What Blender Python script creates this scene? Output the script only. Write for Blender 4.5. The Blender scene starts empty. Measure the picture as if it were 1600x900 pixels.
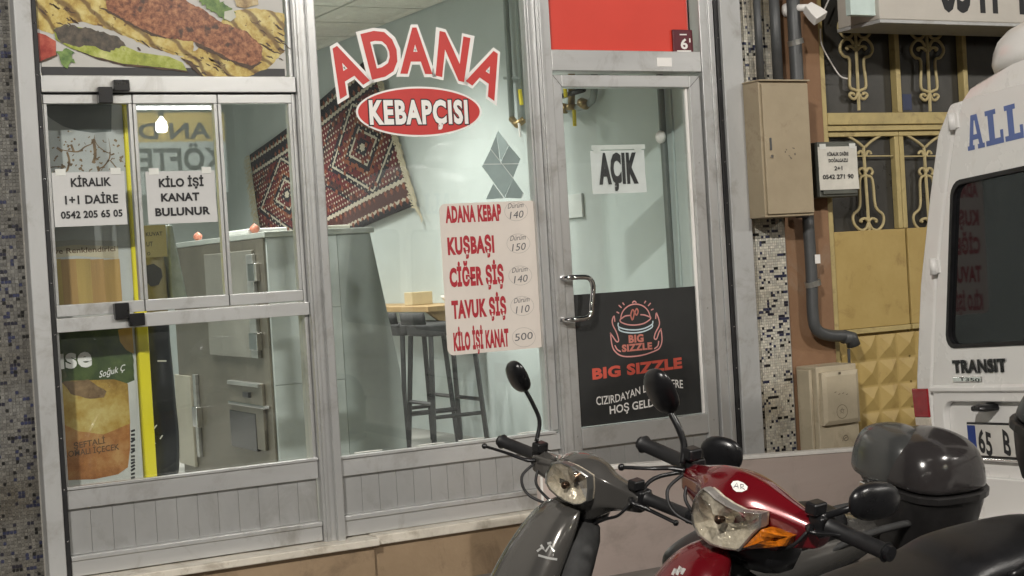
import bpy, bmesh, math, random
from mathutils import Vector as V, Matrix
from math import sin, cos, pi, radians as R
random.seed(7)
sc = bpy.context.scene; col = sc.collection

# ---------------------------------------------------------------- camera
YAW, PITCH, ROLL, FPX = R(28.86), R(-.98), R(3.36), 2450.
CAM = V((0, -6.2, 1.48))
FW = V((sin(YAW)*cos(PITCH), cos(YAW)*cos(PITCH), sin(PITCH)))
_r = V((cos(YAW), -sin(YAW), 0)); _u = _r.cross(FW)
CR = _r*cos(ROLL) - _u*sin(ROLL); CU = _r*sin(ROLL) + _u*cos(ROLL)
cd = bpy.data.cameras.new('camera'); co = bpy.data.objects.new('camera', cd); col.objects.link(co)
cd.sensor_width = 36; cd.lens = FPX/1600*36; cd.clip_end = 600; cd.clip_start = .05
co.matrix_world = Matrix(((CR.x, CU.x, -FW.x, CAM.x), (CR.y, CU.y, -FW.y, CAM.y), (CR.z, CU.z, -FW.z, CAM.z), (0, 0, 0, 1)))
sc.camera = co
# ---------------------------------------------------------------- night sky, faint moonlight, exposure
w = bpy.data.worlds.new('World'); sc.world = w; w.use_nodes = True
nt = w.node_tree; bg = nt.nodes['Background']; sky = nt.nodes.new('ShaderNodeTexSky')
sky.sky_type = 'NISHITA'; sky.sun_disc = False; sky.sun_elevation = R(42); sky.sun_rotation = R(205)
nt.links.new(sky.outputs[0], bg.inputs[0]); bg.inputs[1].default_value = .003
sl = bpy.data.lights.new('sun', 'SUN'); sl.energy = .06; sl.angle = R(14); sl.color = (1, .93, .82)
so = bpy.data.objects.new('sun', sl); col.objects.link(so)
so.rotation_euler = V((-.32, -.66, .68)).to_track_quat('Z', 'Y').to_euler()
sc.view_settings.view_transform = 'Standard'; sc.view_settings.look = 'None'
sc.view_settings.exposure = 0.5; sc.view_settings.gamma = 1
ROAD = -.06; PAVE = .11

def ray(px, py): return FW + CR*((px-800)/FPX) + CU*((450-py)/FPX)
def P(px, py, ax=1, val=0.):
    d = ray(px, py); return CAM + d*((val-CAM[ax])/d[ax])
def PZ(px, py, z): return CAM + ray(px, py)*z

# ---------------------------------------------------------------- materials
MATS = {}
def mat(name, rgb, rough=.5, metal=0., var=.12, scale=6., rgb2=None, bump=0., bscale=120., coat=0., stretch=(1, 1, 1), emit=0., spec=.5, rvar=.1, detail=6, lo=.3, hi=.7, grime=None):
    if name in MATS: return MATS[name]
    m = bpy.data.materials.new(name); m.use_nodes = True; n = m.node_tree.nodes; l = m.node_tree.links
    b = n['Principled BSDF']; b.inputs['Metallic'].default_value = metal
    b.inputs['Coat Weight'].default_value = coat; b.inputs['Coat Roughness'].default_value = .04
    b.inputs['Specular IOR Level'].default_value = spec
    tc = n.new('ShaderNodeTexCoord'); mp = n.new('ShaderNodeMapping'); mp.inputs['Scale'].default_value = stretch
    l.new(tc.outputs['Object'], mp.inputs[0])
    nz = n.new('ShaderNodeTexNoise'); nz.inputs['Scale'].default_value = scale; nz.inputs['Detail'].default_value = detail
    nz.inputs['Roughness'].default_value = .65; l.new(mp.outputs[0], nz.inputs['Vector'])
    rp = n.new('ShaderNodeValToRGB'); a = rp.color_ramp.elements
    a[0].position = lo; a[1].position = hi
    c2 = rgb2 if rgb2 else [min(1, c*(1+var)) for c in rgb]; c1 = rgb if rgb2 else [c*(1-var) for c in rgb]
    a[0].color = (*c1, 1); a[1].color = (*c2, 1)
    l.new(nz.outputs['Fac'], rp.inputs[0]); bc_ = rp.outputs[0]
    if grime:
        g1 = n.new('ShaderNodeTexNoise'); g1.inputs['Scale'].default_value = grime[2]; g1.inputs['Detail'].default_value = 9; g1.inputs['Roughness'].default_value = .7; g1.inputs['Distortion'].default_value = .6
        l.new(tc.outputs['Object'], g1.inputs['Vector']); g2 = n.new('ShaderNodeMapRange'); g2.inputs['From Min'].default_value = grime[3] if len(grime) > 3 else .5; g2.inputs['From Max'].default_value = (grime[3] if len(grime) > 3 else .5)+.16; g2.inputs['To Max'].default_value = grime[1]
        l.new(g1.outputs['Fac'], g2.inputs[0]); gm = n.new('ShaderNodeMix'); gm.data_type = 'RGBA'; gm.inputs[7].default_value = (*grime[0], 1)
        l.new(g2.outputs[0], gm.inputs[0]); l.new(bc_, gm.inputs[6]); bc_ = gm.outputs[2]
    l.new(bc_, b.inputs['Base Color'])
    mr = n.new('ShaderNodeMapRange'); mr.inputs['To Min'].default_value = max(.02, rough-rvar); mr.inputs['To Max'].default_value = min(1, rough+rvar)
    l.new(nz.outputs['Fac'], mr.inputs[0]); l.new(mr.outputs[0], b.inputs['Roughness'])
    if bump:
        n2 = n.new('ShaderNodeTexNoise'); n2.inputs['Scale'].default_value = bscale; n2.inputs['Detail'].default_value = 4
        l.new(mp.outputs[0], n2.inputs['Vector'])
        bp = n.new('ShaderNodeBump'); bp.inputs['Strength'].default_value = bump; bp.inputs['Distance'].default_value = .004
        l.new(n2.outputs['Fac'], bp.inputs['Height']); l.new(bp.outputs[0], b.inputs['Normal'])
    if emit:
        b.inputs['Emission Strength'].default_value = emit; b.inputs['Emission Color'].default_value = (*rgb, 1)
    MATS[name] = m; return m

def glass_mat(name, tint=(.965, .985, .985), f0=.04, rough=.01, dirt=.014):
    if name in MATS: return MATS[name]
    m = bpy.data.materials.new(name); m.use_nodes = True; n = m.node_tree.nodes; l = m.node_tree.links; n.clear()
    out = n.new('ShaderNodeOutputMaterial'); tr = n.new('ShaderNodeBsdfTransparent'); tr.inputs[0].default_value = (*tint, 1)
    gl = n.new('ShaderNodeBsdfGlossy'); gl.inputs['Roughness'].default_value = rough
    ge = n.new('ShaderNodeNewGeometry'); dt = n.new('ShaderNodeVectorMath'); dt.operation = 'DOT_PRODUCT'
    l.new(ge.outputs['Incoming'], dt.inputs[0]); l.new(ge.outputs['Normal'], dt.inputs[1])
    ab = n.new('ShaderNodeMath'); ab.operation = 'ABSOLUTE'; l.new(dt.outputs['Value'], ab.inputs[0])
    s1 = n.new('ShaderNodeMath'); s1.operation = 'SUBTRACT'; s1.inputs[0].default_value = 1; l.new(ab.outputs[0], s1.inputs[1])
    pw = n.new('ShaderNodeMath'); pw.operation = 'POWER'; pw.inputs[1].default_value = 5; l.new(s1.outputs[0], pw.inputs[0])
    ma = n.new('ShaderNodeMath'); ma.operation = 'MULTIPLY_ADD'; ma.inputs[1].default_value = 1-f0; ma.inputs[2].default_value = f0; l.new(pw.outputs[0], ma.inputs[0])
    mx = n.new('ShaderNodeMixShader'); l.new(ma.outputs[0], mx.inputs[0]); l.new(tr.outputs[0], mx.inputs[1]); l.new(gl.outputs[0], mx.inputs[2])
    # a thin film of dust
    df = n.new('ShaderNodeBsdfDiffuse'); df.inputs[0].default_value = (.6, .62, .6, 1)
    tc = n.new('ShaderNodeTexCoord'); nz = n.new('ShaderNodeTexNoise'); nz.inputs['Scale'].default_value = 5; nz.inputs['Detail'].default_value = 8
    l.new(tc.outputs['Object'], nz.inputs['Vector'])
    mr = n.new('ShaderNodeMapRange'); mr.inputs['From Min'].default_value = .35; mr.inputs['From Max'].default_value = .8
    mr.inputs['To Min'].default_value = dirt*.4; mr.inputs['To Max'].default_value = dirt*1.8; l.new(nz.outputs['Fac'], mr.inputs[0])
    m2 = n.new('ShaderNodeMixShader'); l.new(mr.outputs[0], m2.inputs[0]); l.new(mx.outputs[0], m2.inputs[1]); l.new(df.outputs[0], m2.inputs[2])
    l.new(m2.outputs[0], out.inputs[0]); MATS[name] = m; return m

ALU = mat('aluminium', (.56, .565, .56), .32, .6, .07, 2.2, bump=.03, bscale=30, stretch=(2, 1, .3), grime=((.20, .18, .15), .45, 4., .52))
ALUH = mat('aluminium_rail', (.61, .615, .61), .32, .55, .07, 2.5, bump=.03, bscale=30, stretch=(.3, 1, 2), grime=((.22, .20, .165), .45, 4., .52))
ALUB = mat('aluminium_board', (.46, .465, .46), .36, .5, .10, 2.5, bump=.03, bscale=40, stretch=(1, 1, .6), grime=((.20, .185, .16), .4, 3., .5))
GRYP = mat('grey_painted_post', (.42, .425, .42), .45, .1, .1, 4, stretch=(1, 1, .4), bump=.04, bscale=60, grime=((.2, .18, .15), .5, 5., .52))
BLKR = mat('black_rubber', (.010, .010, .011), .5, 0, .3, 20)
BLKP = mat('black_plastic', (.009, .009, .010), .3, 0, .25, 30, bump=.05, bscale=400)
BLKM = mat('black_matte', (.03, .03, .03), .75, 0, .3, 30)
GLASS = glass_mat('window_glass')
MINT = mat('mint_paint', (.49, .545, .53), .62, 0, .06, 2.2, bump=.12, bscale=50)
WHITEP = mat('white_paper', (.53, .53, .52), .8, 0, .04, 9)
INK = mat('black_ink', (.02, .02, .022), .7, 0, .2, 30)
REDV = mat('red_vinyl', (.52, .035, .03), .45, 0, .08, 6)
REDT = mat('red_print', (.38, .018, .03), .6, 0, .08, 10)
WVIN = mat('white_vinyl', (.80, .78, .75), .45, 0, .04, 6)
STEEL = mat('brushed_steel', (.42, .42, .40), .34, .8, .15, 5, stretch=(1, 1, 12))
CHROME = mat('chrome', (.75, .75, .75), .09, 1, .05, 6, rvar=.03)

# ---------------------------------------------------------------- mesh helpers
W = {}
def props(o, label=None, cat=None, group=None, kind=None):
    if label: o['label'] = label
    if cat: o['category'] = cat
    if group: o['group'] = group
    if kind: o['kind'] = kind
    return o
def thing(name, label, cat, loc=(0, 0, 0), rot=None, group=None):
    o = bpy.data.objects.new(name, None); col.objects.link(o); o.empty_display_size = .1
    m = Matrix.Translation(V(loc)) @ (rot.to_4x4() if rot else Matrix.Identity(4)); o.matrix_world = m; W[o] = m
    return props(o, label, cat, group)
class MB:
    def __init__(s): s.v = []; s.f = []
    def add(s, vs, fs):
        k = len(s.v); s.v += [V(a) for a in vs]; s.f += [tuple(k+i for i in f) for f in fs]; return s
    def box(s, x0, x1, y0, y1, z0, z1):
        return s.add([(x0, y0, z0), (x1, y0, z0), (x1, y1, z0), (x0, y1, z0), (x0, y0, z1), (x1, y0, z1), (x1, y1, z1), (x0, y1, z1)],
                     [(3, 2, 1, 0), (4, 5, 6, 7), (0, 1, 5, 4), (1, 2, 6, 5), (2, 3, 7, 6), (3, 0, 4, 7)])
    def prism(s, poly, vec):
        n = len(poly); vec = V(vec); a = [V(p) for p in poly]
        return s.add(a+[p+vec for p in a], [tuple(range(n))[::-1], tuple(range(n, 2*n))]+[(i, (i+1) % n, n+(i+1) % n, n+i) for i in range(n)])
    def loft(s, rings, caps=True, closed=True):
        n = len(rings[0]); vs = [p for r in rings for p in r]; fs = []
        for k in range(len(rings)-1):
            for i in range(n if closed else n-1):
                j = (i+1) % n; fs.append((k*n+i, k*n+j, (k+1)*n+j, (k+1)*n+i))
        if caps: fs += [tuple(range(n))[::-1], tuple((len(rings)-1)*n+i for i in range(n))]
        return s.add(vs, fs)
    def tube(s, path, r, n=8, flat=1.):
        path = [V(p) for p in path]; rs = r if isinstance(r, (list, tuple)) else [r]*len(path); rings = []
        d0 = (path[1]-path[0]).normalized(); up = V((0, 0, 1)) if abs(d0.z) < .9 else V((0, 1, 0)); a = d0.cross(up).normalized()
        for i, p in enumerate(path):
            d = ((path[min(i+1, len(path)-1)]-p).normalized()+(p-path[max(i-1, 0)]).normalized())
            d = d.normalized() if d.length > 1e-6 else d0
            a = (a-d*a.dot(d)).normalized(); b = d.cross(a)
            rings.append([p+(a*cos(2*pi*k/n)+b*sin(2*pi*k/n)*flat)*rs[i] for k in range(n)])
        return s.loft(rings)
    def lathe(s, prof, c, axis=(0, 0, 1), n=20):     # prof: (radius, height)
        ax = V(axis).normalized(); t = V((1, 0, 0)) if abs(ax.x) < .9 else V((0, 1, 0)); a = ax.cross(t).normalized(); b = ax.cross(a); c = V(c)
        return s.loft([[c+ax*h+(a*cos(2*pi*k/n)+b*sin(2*pi*k/n))*max(r, 1e-4) for k in range(n)] for r, h in prof])
    def xf(s, m): s.v = [m @ p for p in s.v]; return s
    def build(s, name, m, parent=None, local=False, bevel=0, sub=0, smooth=None, label=None, cat=None, group=None, kind=None, seg=2, solid=0):
        vs = s.v; loc = None
        if parent is not None and not local:
            iv = W[parent].inverted(); vs = [iv @ p for p in vs]
        if parent is None:
            loc = V(((min(p.x for p in vs)+max(p.x for p in vs))/2, (min(p.y for p in vs)+max(p.y for p in vs))/2, min(p.z for p in vs)))
            vs = [p-loc for p in vs]
        me = bpy.data.meshes.new(name); me.from_pydata([tuple(p) for p in vs], [], s.f)
        bm = bmesh.new(); bm.from_mesh(me); bmesh.ops.recalc_face_normals(bm, faces=bm.faces); bm.to_mesh(me); bm.free()
        o = bpy.data.objects.new(name, me); col.objects.link(o)
        if m: me.materials.append(m)
        if parent is not None: o.parent = parent; W[o] = W[parent]
        else: o.location = loc; W[o] = Matrix.Translation(loc)
        if smooth or (smooth is None and sub): me.shade_smooth()
        if bevel:
            b = o.modifiers.new('b', 'BEVEL'); b.width = bevel; b.segments = seg; b.limit_method = 'ANGLE'; b.angle_limit = R(40); b.use_clamp_overlap = True
            me.shade_smooth(); b.harden_normals = True
        if solid:
            d = o.modifiers.new('t', 'SOLIDIFY'); d.thickness = solid; d.offset = 0
        if sub:
            b = o.modifiers.new('s', 'SUBSURF'); b.levels = sub; b.render_levels = sub
        return props(o, label, cat, group, kind)
def smooth_by_angle(o, ang=35):
    me = o.data; me.shade_smooth(); me.set_sharp_from_angle(angle=R(ang)); return o
def FB(name, m, parent, x0, x1, y0, y1, z0, z1, bevel=.0025, **k): return MB().box(x0, x1, y0, y1, z0, z1).build(name, m, parent, bevel=bevel, **k)
def fpx(pts, y, ox=0, oy=0, s=1.): return [P(ox+a/s, oy+b/s, 1, y) for a, b in pts]
def xpx(pts, x, ox=0, oy=0, s=1.): return [P(ox+a/s, oy+b/s, 0, x) for a, b in pts]
def smoothpath(pts, n=6, closed=False):
    pts = [V(p) for p in pts]; out = []; N = len(pts)
    for i in range(N if closed else N-1):
        p0, p1, p2, p3 = (pts[(i-1) % N], pts[i], pts[(i+1) % N], pts[(i+2) % N]) if closed else (pts[max(i-1, 0)], pts[i], pts[i+1], pts[min(i+2, N-1)])
        for k in range(n):
            t = k/n; out.append(.5*((2*p1)+(p2-p0)*t+(2*p0-5*p1+4*p2-p3)*t*t+(3*p1-p0-3*p2+p3)*t**3))
    if not closed: out.append(pts[-1])
    return out
def jag(pts, amp, step):
    out = []; N = len(pts)
    for i in range(N):
        a, b = V(pts[i]), V(pts[(i+1) % N]); n = max(1, int((b-a).length/step))
        for k in range(n):
            p = a.lerp(b, k/n); out.append(p+V((random.uniform(-amp, amp), 0, random.uniform(-amp, amp))))
    return out
def ribbon(mb, pts, wd, nrm, closed=False, taper=False):
    pts = [V(p) for p in pts]; nrm = V(nrm); L = []; N = len(pts)
    for i, p in enumerate(pts):
        a = pts[(i-1) % N] if closed else pts[max(i-1, 0)]; b = pts[(i+1) % N] if closed else pts[min(i+1, N-1)]
        s = (b-a).cross(nrm); s = s.normalized()*(wd/2) if s.length > 1e-9 else V((0, 0, wd/2))
        if taper: s = s*max(.25, sin(pi*(i+.5)/N))
        L += [p+s, p-s]
    fs = [(2*i, 2*i+1, 2*i+3, 2*i+2) for i in range(N-1)]
    if closed: fs.append((2*N-2, 2*N-1, 1, 0))
    return mb.add(L, fs)
_tc = {}
def glyphs(s, off=0., sp=None):
    sp = sp or 1+max(0, off-.02)*2.6
    if (s, off) in _tc: return _tc[(s, off)]
    c = bpy.data.curves.new('t', 'FONT'); c.body = s; c.size = 1; c.offset = off; c.resolution_u = 3; c.space_character = sp
    o = bpy.data.objects.new('t', c); col.objects.link(o)
    me = bpy.data.meshes.new_from_object(o.evaluated_get(bpy.context.evaluated_depsgraph_get()))
    vs = [tuple(x.co) for x in me.vertices]; fs = [tuple(p.vertices) for p in me.polygons]
    bpy.data.objects.remove(o); bpy.data.curves.remove(c); bpy.data.meshes.remove(me)
    x0 = min(v[0] for v in vs); x1 = max(v[0] for v in vs)
    _tc[(s, off)] = ([((v[0]-x0)/(x1-x0), v[1]/.682) for v in vs], fs); return _tc[(s, off)]
def text(mb, s, fn, off=0.):
    vs, fs = glyphs(s, off); return mb.add([fn(a, b) for a, b in vs], fs)
def ftext(mb, s, y, xl, yb, xr, cap, off=.02, shear=0., rise=0.):     # text on a plane parallel to the facade
    a = P(xl, yb, 1, y); b = P(xr, yb, 1, y); c = P(xl, yb-cap, 1, y); h = c.z-a.z
    return text(mb, s, lambda u, v: V((a.x+(b.x-a.x)*u+shear*v*h, y, a.z+h*v+rise*u)), off)
def plate(mb, outer, holes, vec):        # planar panel with holes, given thickness
    bm = bmesh.new(); vec = V(vec)
    for lp in [outer]+holes:
        vs = [bm.verts.new(V(p)) for p in lp]
        for i in range(len(vs)): bm.edges.new((vs[i], vs[(i+1) % len(vs)]))
    bmesh.ops.triangle_fill(bm, use_beauty=True, use_dissolve=False, edges=bm.edges[:])
    bm.verts.index_update(); n = len(bm.verts)
    vs = [v.co.copy() for v in bm.verts]; fs = [tuple(v.index for v in f.verts) for f in bm.faces]; be = [(e.verts[0].index, e.verts[1].index) for e in bm.edges if len(e.link_faces) == 1]
    bm.free()
    return mb.add(vs+[v+vec for v in vs], fs+[tuple(i+n for i in f[::-1]) for f in fs]+[(a, b, b+n, a+n) for a, b in be])
def rrect(x0, x1, z0, z1, r, fn, n=4):
    out = []
    for cx, cz, a0 in ((x1-r, z1-r, 0), (x0+r, z1-r, pi/2), (x0+r, z0+r, pi), (x1-r, z0+r, 1.5*pi)):
        for k in range(n+1): out.append(fn(cx+r*cos(a0+pi/2*k/n), cz+r*sin(a0+pi/2*k/n)))
    return out

# ================================================================ SETTING
ASPH = mat('asphalt', (.04, .04, .042), .85, 0, .25, 40, bump=.5, bscale=300)
PAVM = mat('paving_concrete', (.22, .20, .18), .8, 0, .2, 8, bump=.3, bscale=150)
MB().add([(-200, -200, ROAD), (200, -200, ROAD), (200, 200, ROAD), (-200, 200, ROAD)], [(0, 1, 2, 3)]).build('road', ASPH, kind='structure')
pv = MB().box(-12, 24, -1.45, .3, -.3, PAVE-.004).build('pavement', PAVM, kind='structure')
kx = -12.
while kx < 24:
    FB('kerbstone', mat('kerb_stone', (.26, .25, .235), .8, 0, .2, 10, bump=.3, bscale=100), pv, kx, kx+.79, -1.6, -1.452, -.3, PAVE, bevel=.01); kx += .8
for i in range(10):
    for j in range(4):
        FB('paving_slab', PAVM, pv, 1.+i*.42, 1.412+i*.42, -1.44+j*.34, -1.108+j*.34, PAVE-.02, PAVE+.004+random.uniform(0, .002), bevel=.003)

# shop interior shell
XR, ZC, ZF = 4.62, 3.18, .36
FLOORM = mat('floor_tile_grey', (.30, .29, .27), .35, 0, .15, 5)
MB().box(.6, XR, .08, 7.6, ZF-.1, ZF).build('shop_floor', FLOORM, kind='structure')
MB().box(XR, XR+.1, .1, 7.6, ZF-.1, ZC+.2).build('shop_wall_right', MINT, kind='structure')
MB().box(.5, XR+.1, 7.6, 7.7, ZF-.1, ZC+.2).build('shop_wall_back', MINT, kind='structure')
MB().box(.5, .6, .08, 7.6, ZF-.1, ZC+.2).build('shop_wall_left', MINT, kind='structure')
ceil = MB().box(.6, XR, .1, 7.6, ZC+.02, ZC+.1).build('shop_ceiling', mat('ceiling_grid', (.22, .22, .2), .7), kind='structure')
CPAN = mat('ceiling_panel', (.66, .66, .60), .75, 0, .08, 14, bump=.4, bscale=60)
cx = XR-.6
while cx > .6:
    cy = .14
    while cy < 7.2:
        MB().loft([[V((cx+.3+a_*w_, cy+.3+b_*w_, z)) for a_, b_ in ((-1, -1), (1, -1), (1, 1), (-1, 1))] for w_, z in ((.288, ZC+.018), (.288, ZC), (.25, ZC), (.235, ZC+.008), (.16, ZC+.008), (.145, ZC-.004))]).build('ceiling_panel', CPAN, ceil); cy += .6
    cx -= .6

# upper building wall over the shop (above the frame)
UW = mat('grey_render', (.36, .35, .33), .8, 0, .12, 3, bump=.2, bscale=60)
MB().box(-6, 4.97, -.03, .35, 3.12, 7.5).build('upper_wall', UW, label='plain grey rendered wall above the kebab shop front', cat='wall')
MB().box(-6, 1.15, 0, .35, -.2, 3.118).build('side_wall', UW, label='grey rendered wall left of the mosaic pilaster', cat='wall')
# plinth
PL = mat('brown_stone', (.25, .175, .105), .6, 0, .25, 3.5, rgb2=(.33, .24, .15), bump=.25, bscale=60, grime=((.12, .08, .05), .6, 5., .52))
SILL = mat('cream_marble', (.62, .58, .50), .5, 0, .12, 6, bump=.1, bscale=60, grime=((.25, .2, .14), .6, 8., .5))
t = thing('stone_plinth', 'brown stone plinth with cream sill slabs under the shop window', 'plinth', (2.9, -.05, PAVE))
FB('plinth_slab', PL, t, 1.1, 2.615, -.125, .1, PAVE, .318, bevel=.004)
FB('plinth_slab', PL, t, 2.619, 4.62, -.085, .1, PAVE, .312, bevel=.004)
FB('sill_slab', SILL, t, 1.1, 2.63, -.155, .1, .32, .352, bevel=.006)
FB('sill_slab', SILL, t, 2.632, 4.62, -.11, .1, .314, .356, bevel=.006)

# mosaic pilasters (tiles of about 13 mm: real little blocks, joined)
def mosaic(t, x0, x1, z0, z1, yf, yb, pitch, pal, side=True):
    core = MB().box(x0+.002, x1-.002, yf+.004, yb, z0, z1).build('mortar', mat('mosaic_mortar', (.30, .29, .26), .9, bump=.2), t)
    mb = MB(); cols = []
    def tile(p, du, dw, nrm):
        k = len(mb.v); h = nrm*random.uniform(.0025, .004); g = .0009
        q = [p+du*g/pitch*1+dw*g/pitch, p+du*(1-g/pitch)+dw*g/pitch, p+du*(1-g/pitch)+dw*(1-g/pitch), p+du*g/pitch+dw*(1-g/pitch)]
        mb.add(q+[a+h for a in q], [(4, 5, 6, 7), (0, 1, 5, 4), (1, 2, 6, 5), (2, 3, 7, 6), (3, 0, 4, 7)])
        c = tile.last if (tile.last in drk and random.random() < .28) else random.choice(pal); tile.last = c; s = random.uniform(.8, 1.12); cols.extend([(*[x*s for x in c], 1)]*8)
    tile.last = pal[0]; nx = int((x1-x0)/pitch); nz = int((z1-z0)/pitch)
    for j in range(nz):
        z = z0+j*pitch; dark = 0
        for i in range(nx): tile(V((x0+i*pitch, yf+.004, z)), V((pitch, 0, 0)), V((0, 0, pitch)), V((0, -1, 0)))
    o = mb.build('mosaic_tiles', None, t, kind='stuff')
    a = o.data.color_attributes.new('tile', 'FLOAT_COLOR', 'POINT')
    for i, c in enumerate(cols): a.data[i].color = c
    m = mat('mosaic_tile', (.5, .5, .45), .3)
    if 'vc' not in m:
        m['vc'] = 1; n = m.node_tree.nodes; l = m.node_tree.links; at = n.new('ShaderNodeAttribute'); at.attribute_name = 'tile'
        b = n['Principled BSDF']; mx = n.new('ShaderNodeMix'); mx.data_type = 'RGBA'; mx.blend_type = 'MULTIPLY'; mx.inputs[0].default_value = 1
        nz_ = n.new('ShaderNodeTexNoise'); nz_.inputs['Scale'].default_value = 2.5; nz_.inputs['Detail'].default_value = 7
        rp = n.new('ShaderNodeValToRGB'); rp.color_ramp.elements[0].position = .35; rp.color_ramp.elements[0].color = (.55, .5, .43, 1); rp.color_ramp.elements[1].position = .6; rp.color_ramp.elements[1].color = (1, 1, 1, 1)
        tcn = n.new('ShaderNodeTexCoord'); l.new(tcn.outputs['Object'], nz_.inputs['Vector']); l.new(nz_.outputs[0], rp.inputs[0])
        l.new(at.outputs['Color'], mx.inputs[6]); l.new(rp.outputs[0], mx.inputs[7]); l.new(mx.outputs[2], b.inputs['Base Color'])
    o.data.materials.append(m)
drk = [(.03, .03, .045), (.04, .045, .09), (.02, .02, .02)]
wht = [(.60, .58, .50), (.54, .53, .46), (.64, .61, .53), (.49, .48, .43)]; drk = [(.03, .03, .045), (.04, .045, .09), (.02, .02, .02)]
t = thing('mosaic_pilaster', 'pilaster of small cream and dark mosaic tiles right of the door', 'pilaster', (4.85, .05, PAVE))
mosaic(t, 4.735, 4.995, PAVE, 3.0, 0., .3, .0133, wht*6+drk)
gry = [(.16, .157, .145), (.19, .186, .172), (.135, .132, .125)]
t = thing('mosaic_pilaster', 'pilaster of small grey and navy mosaic tiles at the left edge', 'pilaster', (1.2, .05, PAVE))
mosaic(t, 1.0, 1.29, PAVE, 3.1, -.01, .3, .0133, gry*6+drk)
# metal posts on both sides
for nm, xa, xb, xs0, xs1, lb in (('shop_front_post', 1.285, 1.352, 1.354, 1.373, 'grey metal post with black strip between left mosaic and window'), ('shop_front_post', 4.612, 4.733, 4.585, 4.610, 'grey metal post with black strip between door and right mosaic')):
    t = thing(nm, lb, 'post', ((xa+xb)/2, 0, PAVE)); FB('channel', GRYP, t, xa, xb, -.075, .05, PAVE, 3.12, bevel=.006)
    FB('black_strip', BLKR, t, xs0, xs1, -.06, .05, PAVE if xa < 2 else .34, 3.12)
    for k in range(14):
        z = .3+k*.2; MB().lathe([(.0035, 0), (.0035, .002), (.001, .003)], ((xs0+xs1)/2, -.06, z), (0, -1, 0), 8).build('screw', CHROME, t)

# ================================================================ SHOP FRONT
def boards(t, x0, x1, z0, z1, yf):
    n = round((x1-x0)/.0835); d = (x1-x0)/n
    for i in range(n): FB('board', ALUB, t, x0+i*d+.0004, x0+(i+1)*d-.0004, yf, yf+.014, z0, z1, bevel=.0012, seg=1)
# --- left window with sliding sashes
t = thing('sliding_window', 'left aluminium shop window with three sliding panes behind taped notices', 'window', (1.9, 0, .356))
FB('bottom_rail', ALUH, t, 1.376, 2.418, -.045, .05, .357, .418)
FB('rail', ALUH, t, 1.376, 2.418, -.052, .045, .419, .437)
boards(t, 1.38, 2.414, .438, .618, -.022)
FB('rail', ALUH, t, 1.376, 2.418, -.04, .045, .619, .694)
FB('glazing_bead', ALUH, t, 1.376, 2.418, -.048, -.02, .6945, .706, bevel=.002)
FB('sliding_track', ALUH, t, 1.376, 2.418, -.05, .05, 1.306, 1.360)
FB('sliding_track', ALUH, t, 1.376, 2.418, -.05, .05, 2.236, 2.300)
FB('frame_side', ALU, t, 1.374, 1.388, -.03, .045, .70, 3.1); FB('frame_side', ALU, t, 2.402, 2.4185, -.03, .045, .70, 3.1)
FB('head_rail', ALUH, t, 1.376, 2.418, -.04, .05, 3.05, 3.115)
FB('pane', GLASS, t, 1.389, 2.401, .0, .005, .707, 1.305, bevel=0)
FB('pane', GLASS, t, 1.389, 2.401, .0, .005, 2.301, 3.049, bevel=0)
for x0, x1, dy in ((1.382, 1.728, -.012), (1.732, 2.078, .006), (2.082, 2.400, -.012)):
    s = FB('sash', ALUH, t, x0, x1, -.036+dy*.0, .0, 1.3665, 1.412, bevel=.003)
    FB('sash_top', ALUH, s, x0, x1, -.036, 0., 2.192, 2.228, bevel=.003)
    wd = .014
    FB('stile', ALU, s, x0, x0+wd, -.032, -.002, 1.4125, 2.1915, bevel=.002); FB('stile', ALU, s, x1-wd, x1, -.032, -.002, 1.4125, 2.1915, bevel=.002)
    FB('pane', GLASS, t, x0+wd+.001, x1-wd-.001, -.018, -.013, 1.4125, 2.1915, bevel=0)
    FB('gap_seal', BLKR, t, x1+.0005, x1+.0035, -.03, 0, 1.3665, 1.412, bevel=0)
FB('shadow_gap', BLKR, t, 1.376, 2.418, -.03, .02, 2.2285, 2.2355, bevel=0)
def latch(px, py, wpx, hpx, y):
    a = P(px, py, 1, -.06); b = P(px+wpx, py+hpx, 1, -.06)
    FB('latch', BLKP, t, a.x, b.x, -.075, -.0505+y, b.z, a.z, bevel=.004)
latch(178, 474, 24, 24, .0125); latch(200, 490, 26, 18, -.0); latch(152, 136, 24, 26, .0125); latch(176, 125, 26, 18, -.0)
# --- main mullion
t = thing('shop_front_mullion', 'wide aluminium mullion between the two shop windows', 'mullion', (2.47, 0, .356))
FB('post', ALU, t, 2.4205, 2.5175, -.06, .06, .35, 3.115, bevel=.005); FB('rib', ALU, t, 2.432, 2.447, -.068, -.0605, .352, 3.115); FB('rib', ALU, t, 2.474, 2.508, -.082, -.0605, .348, 3.115, bevel=.004)
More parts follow.
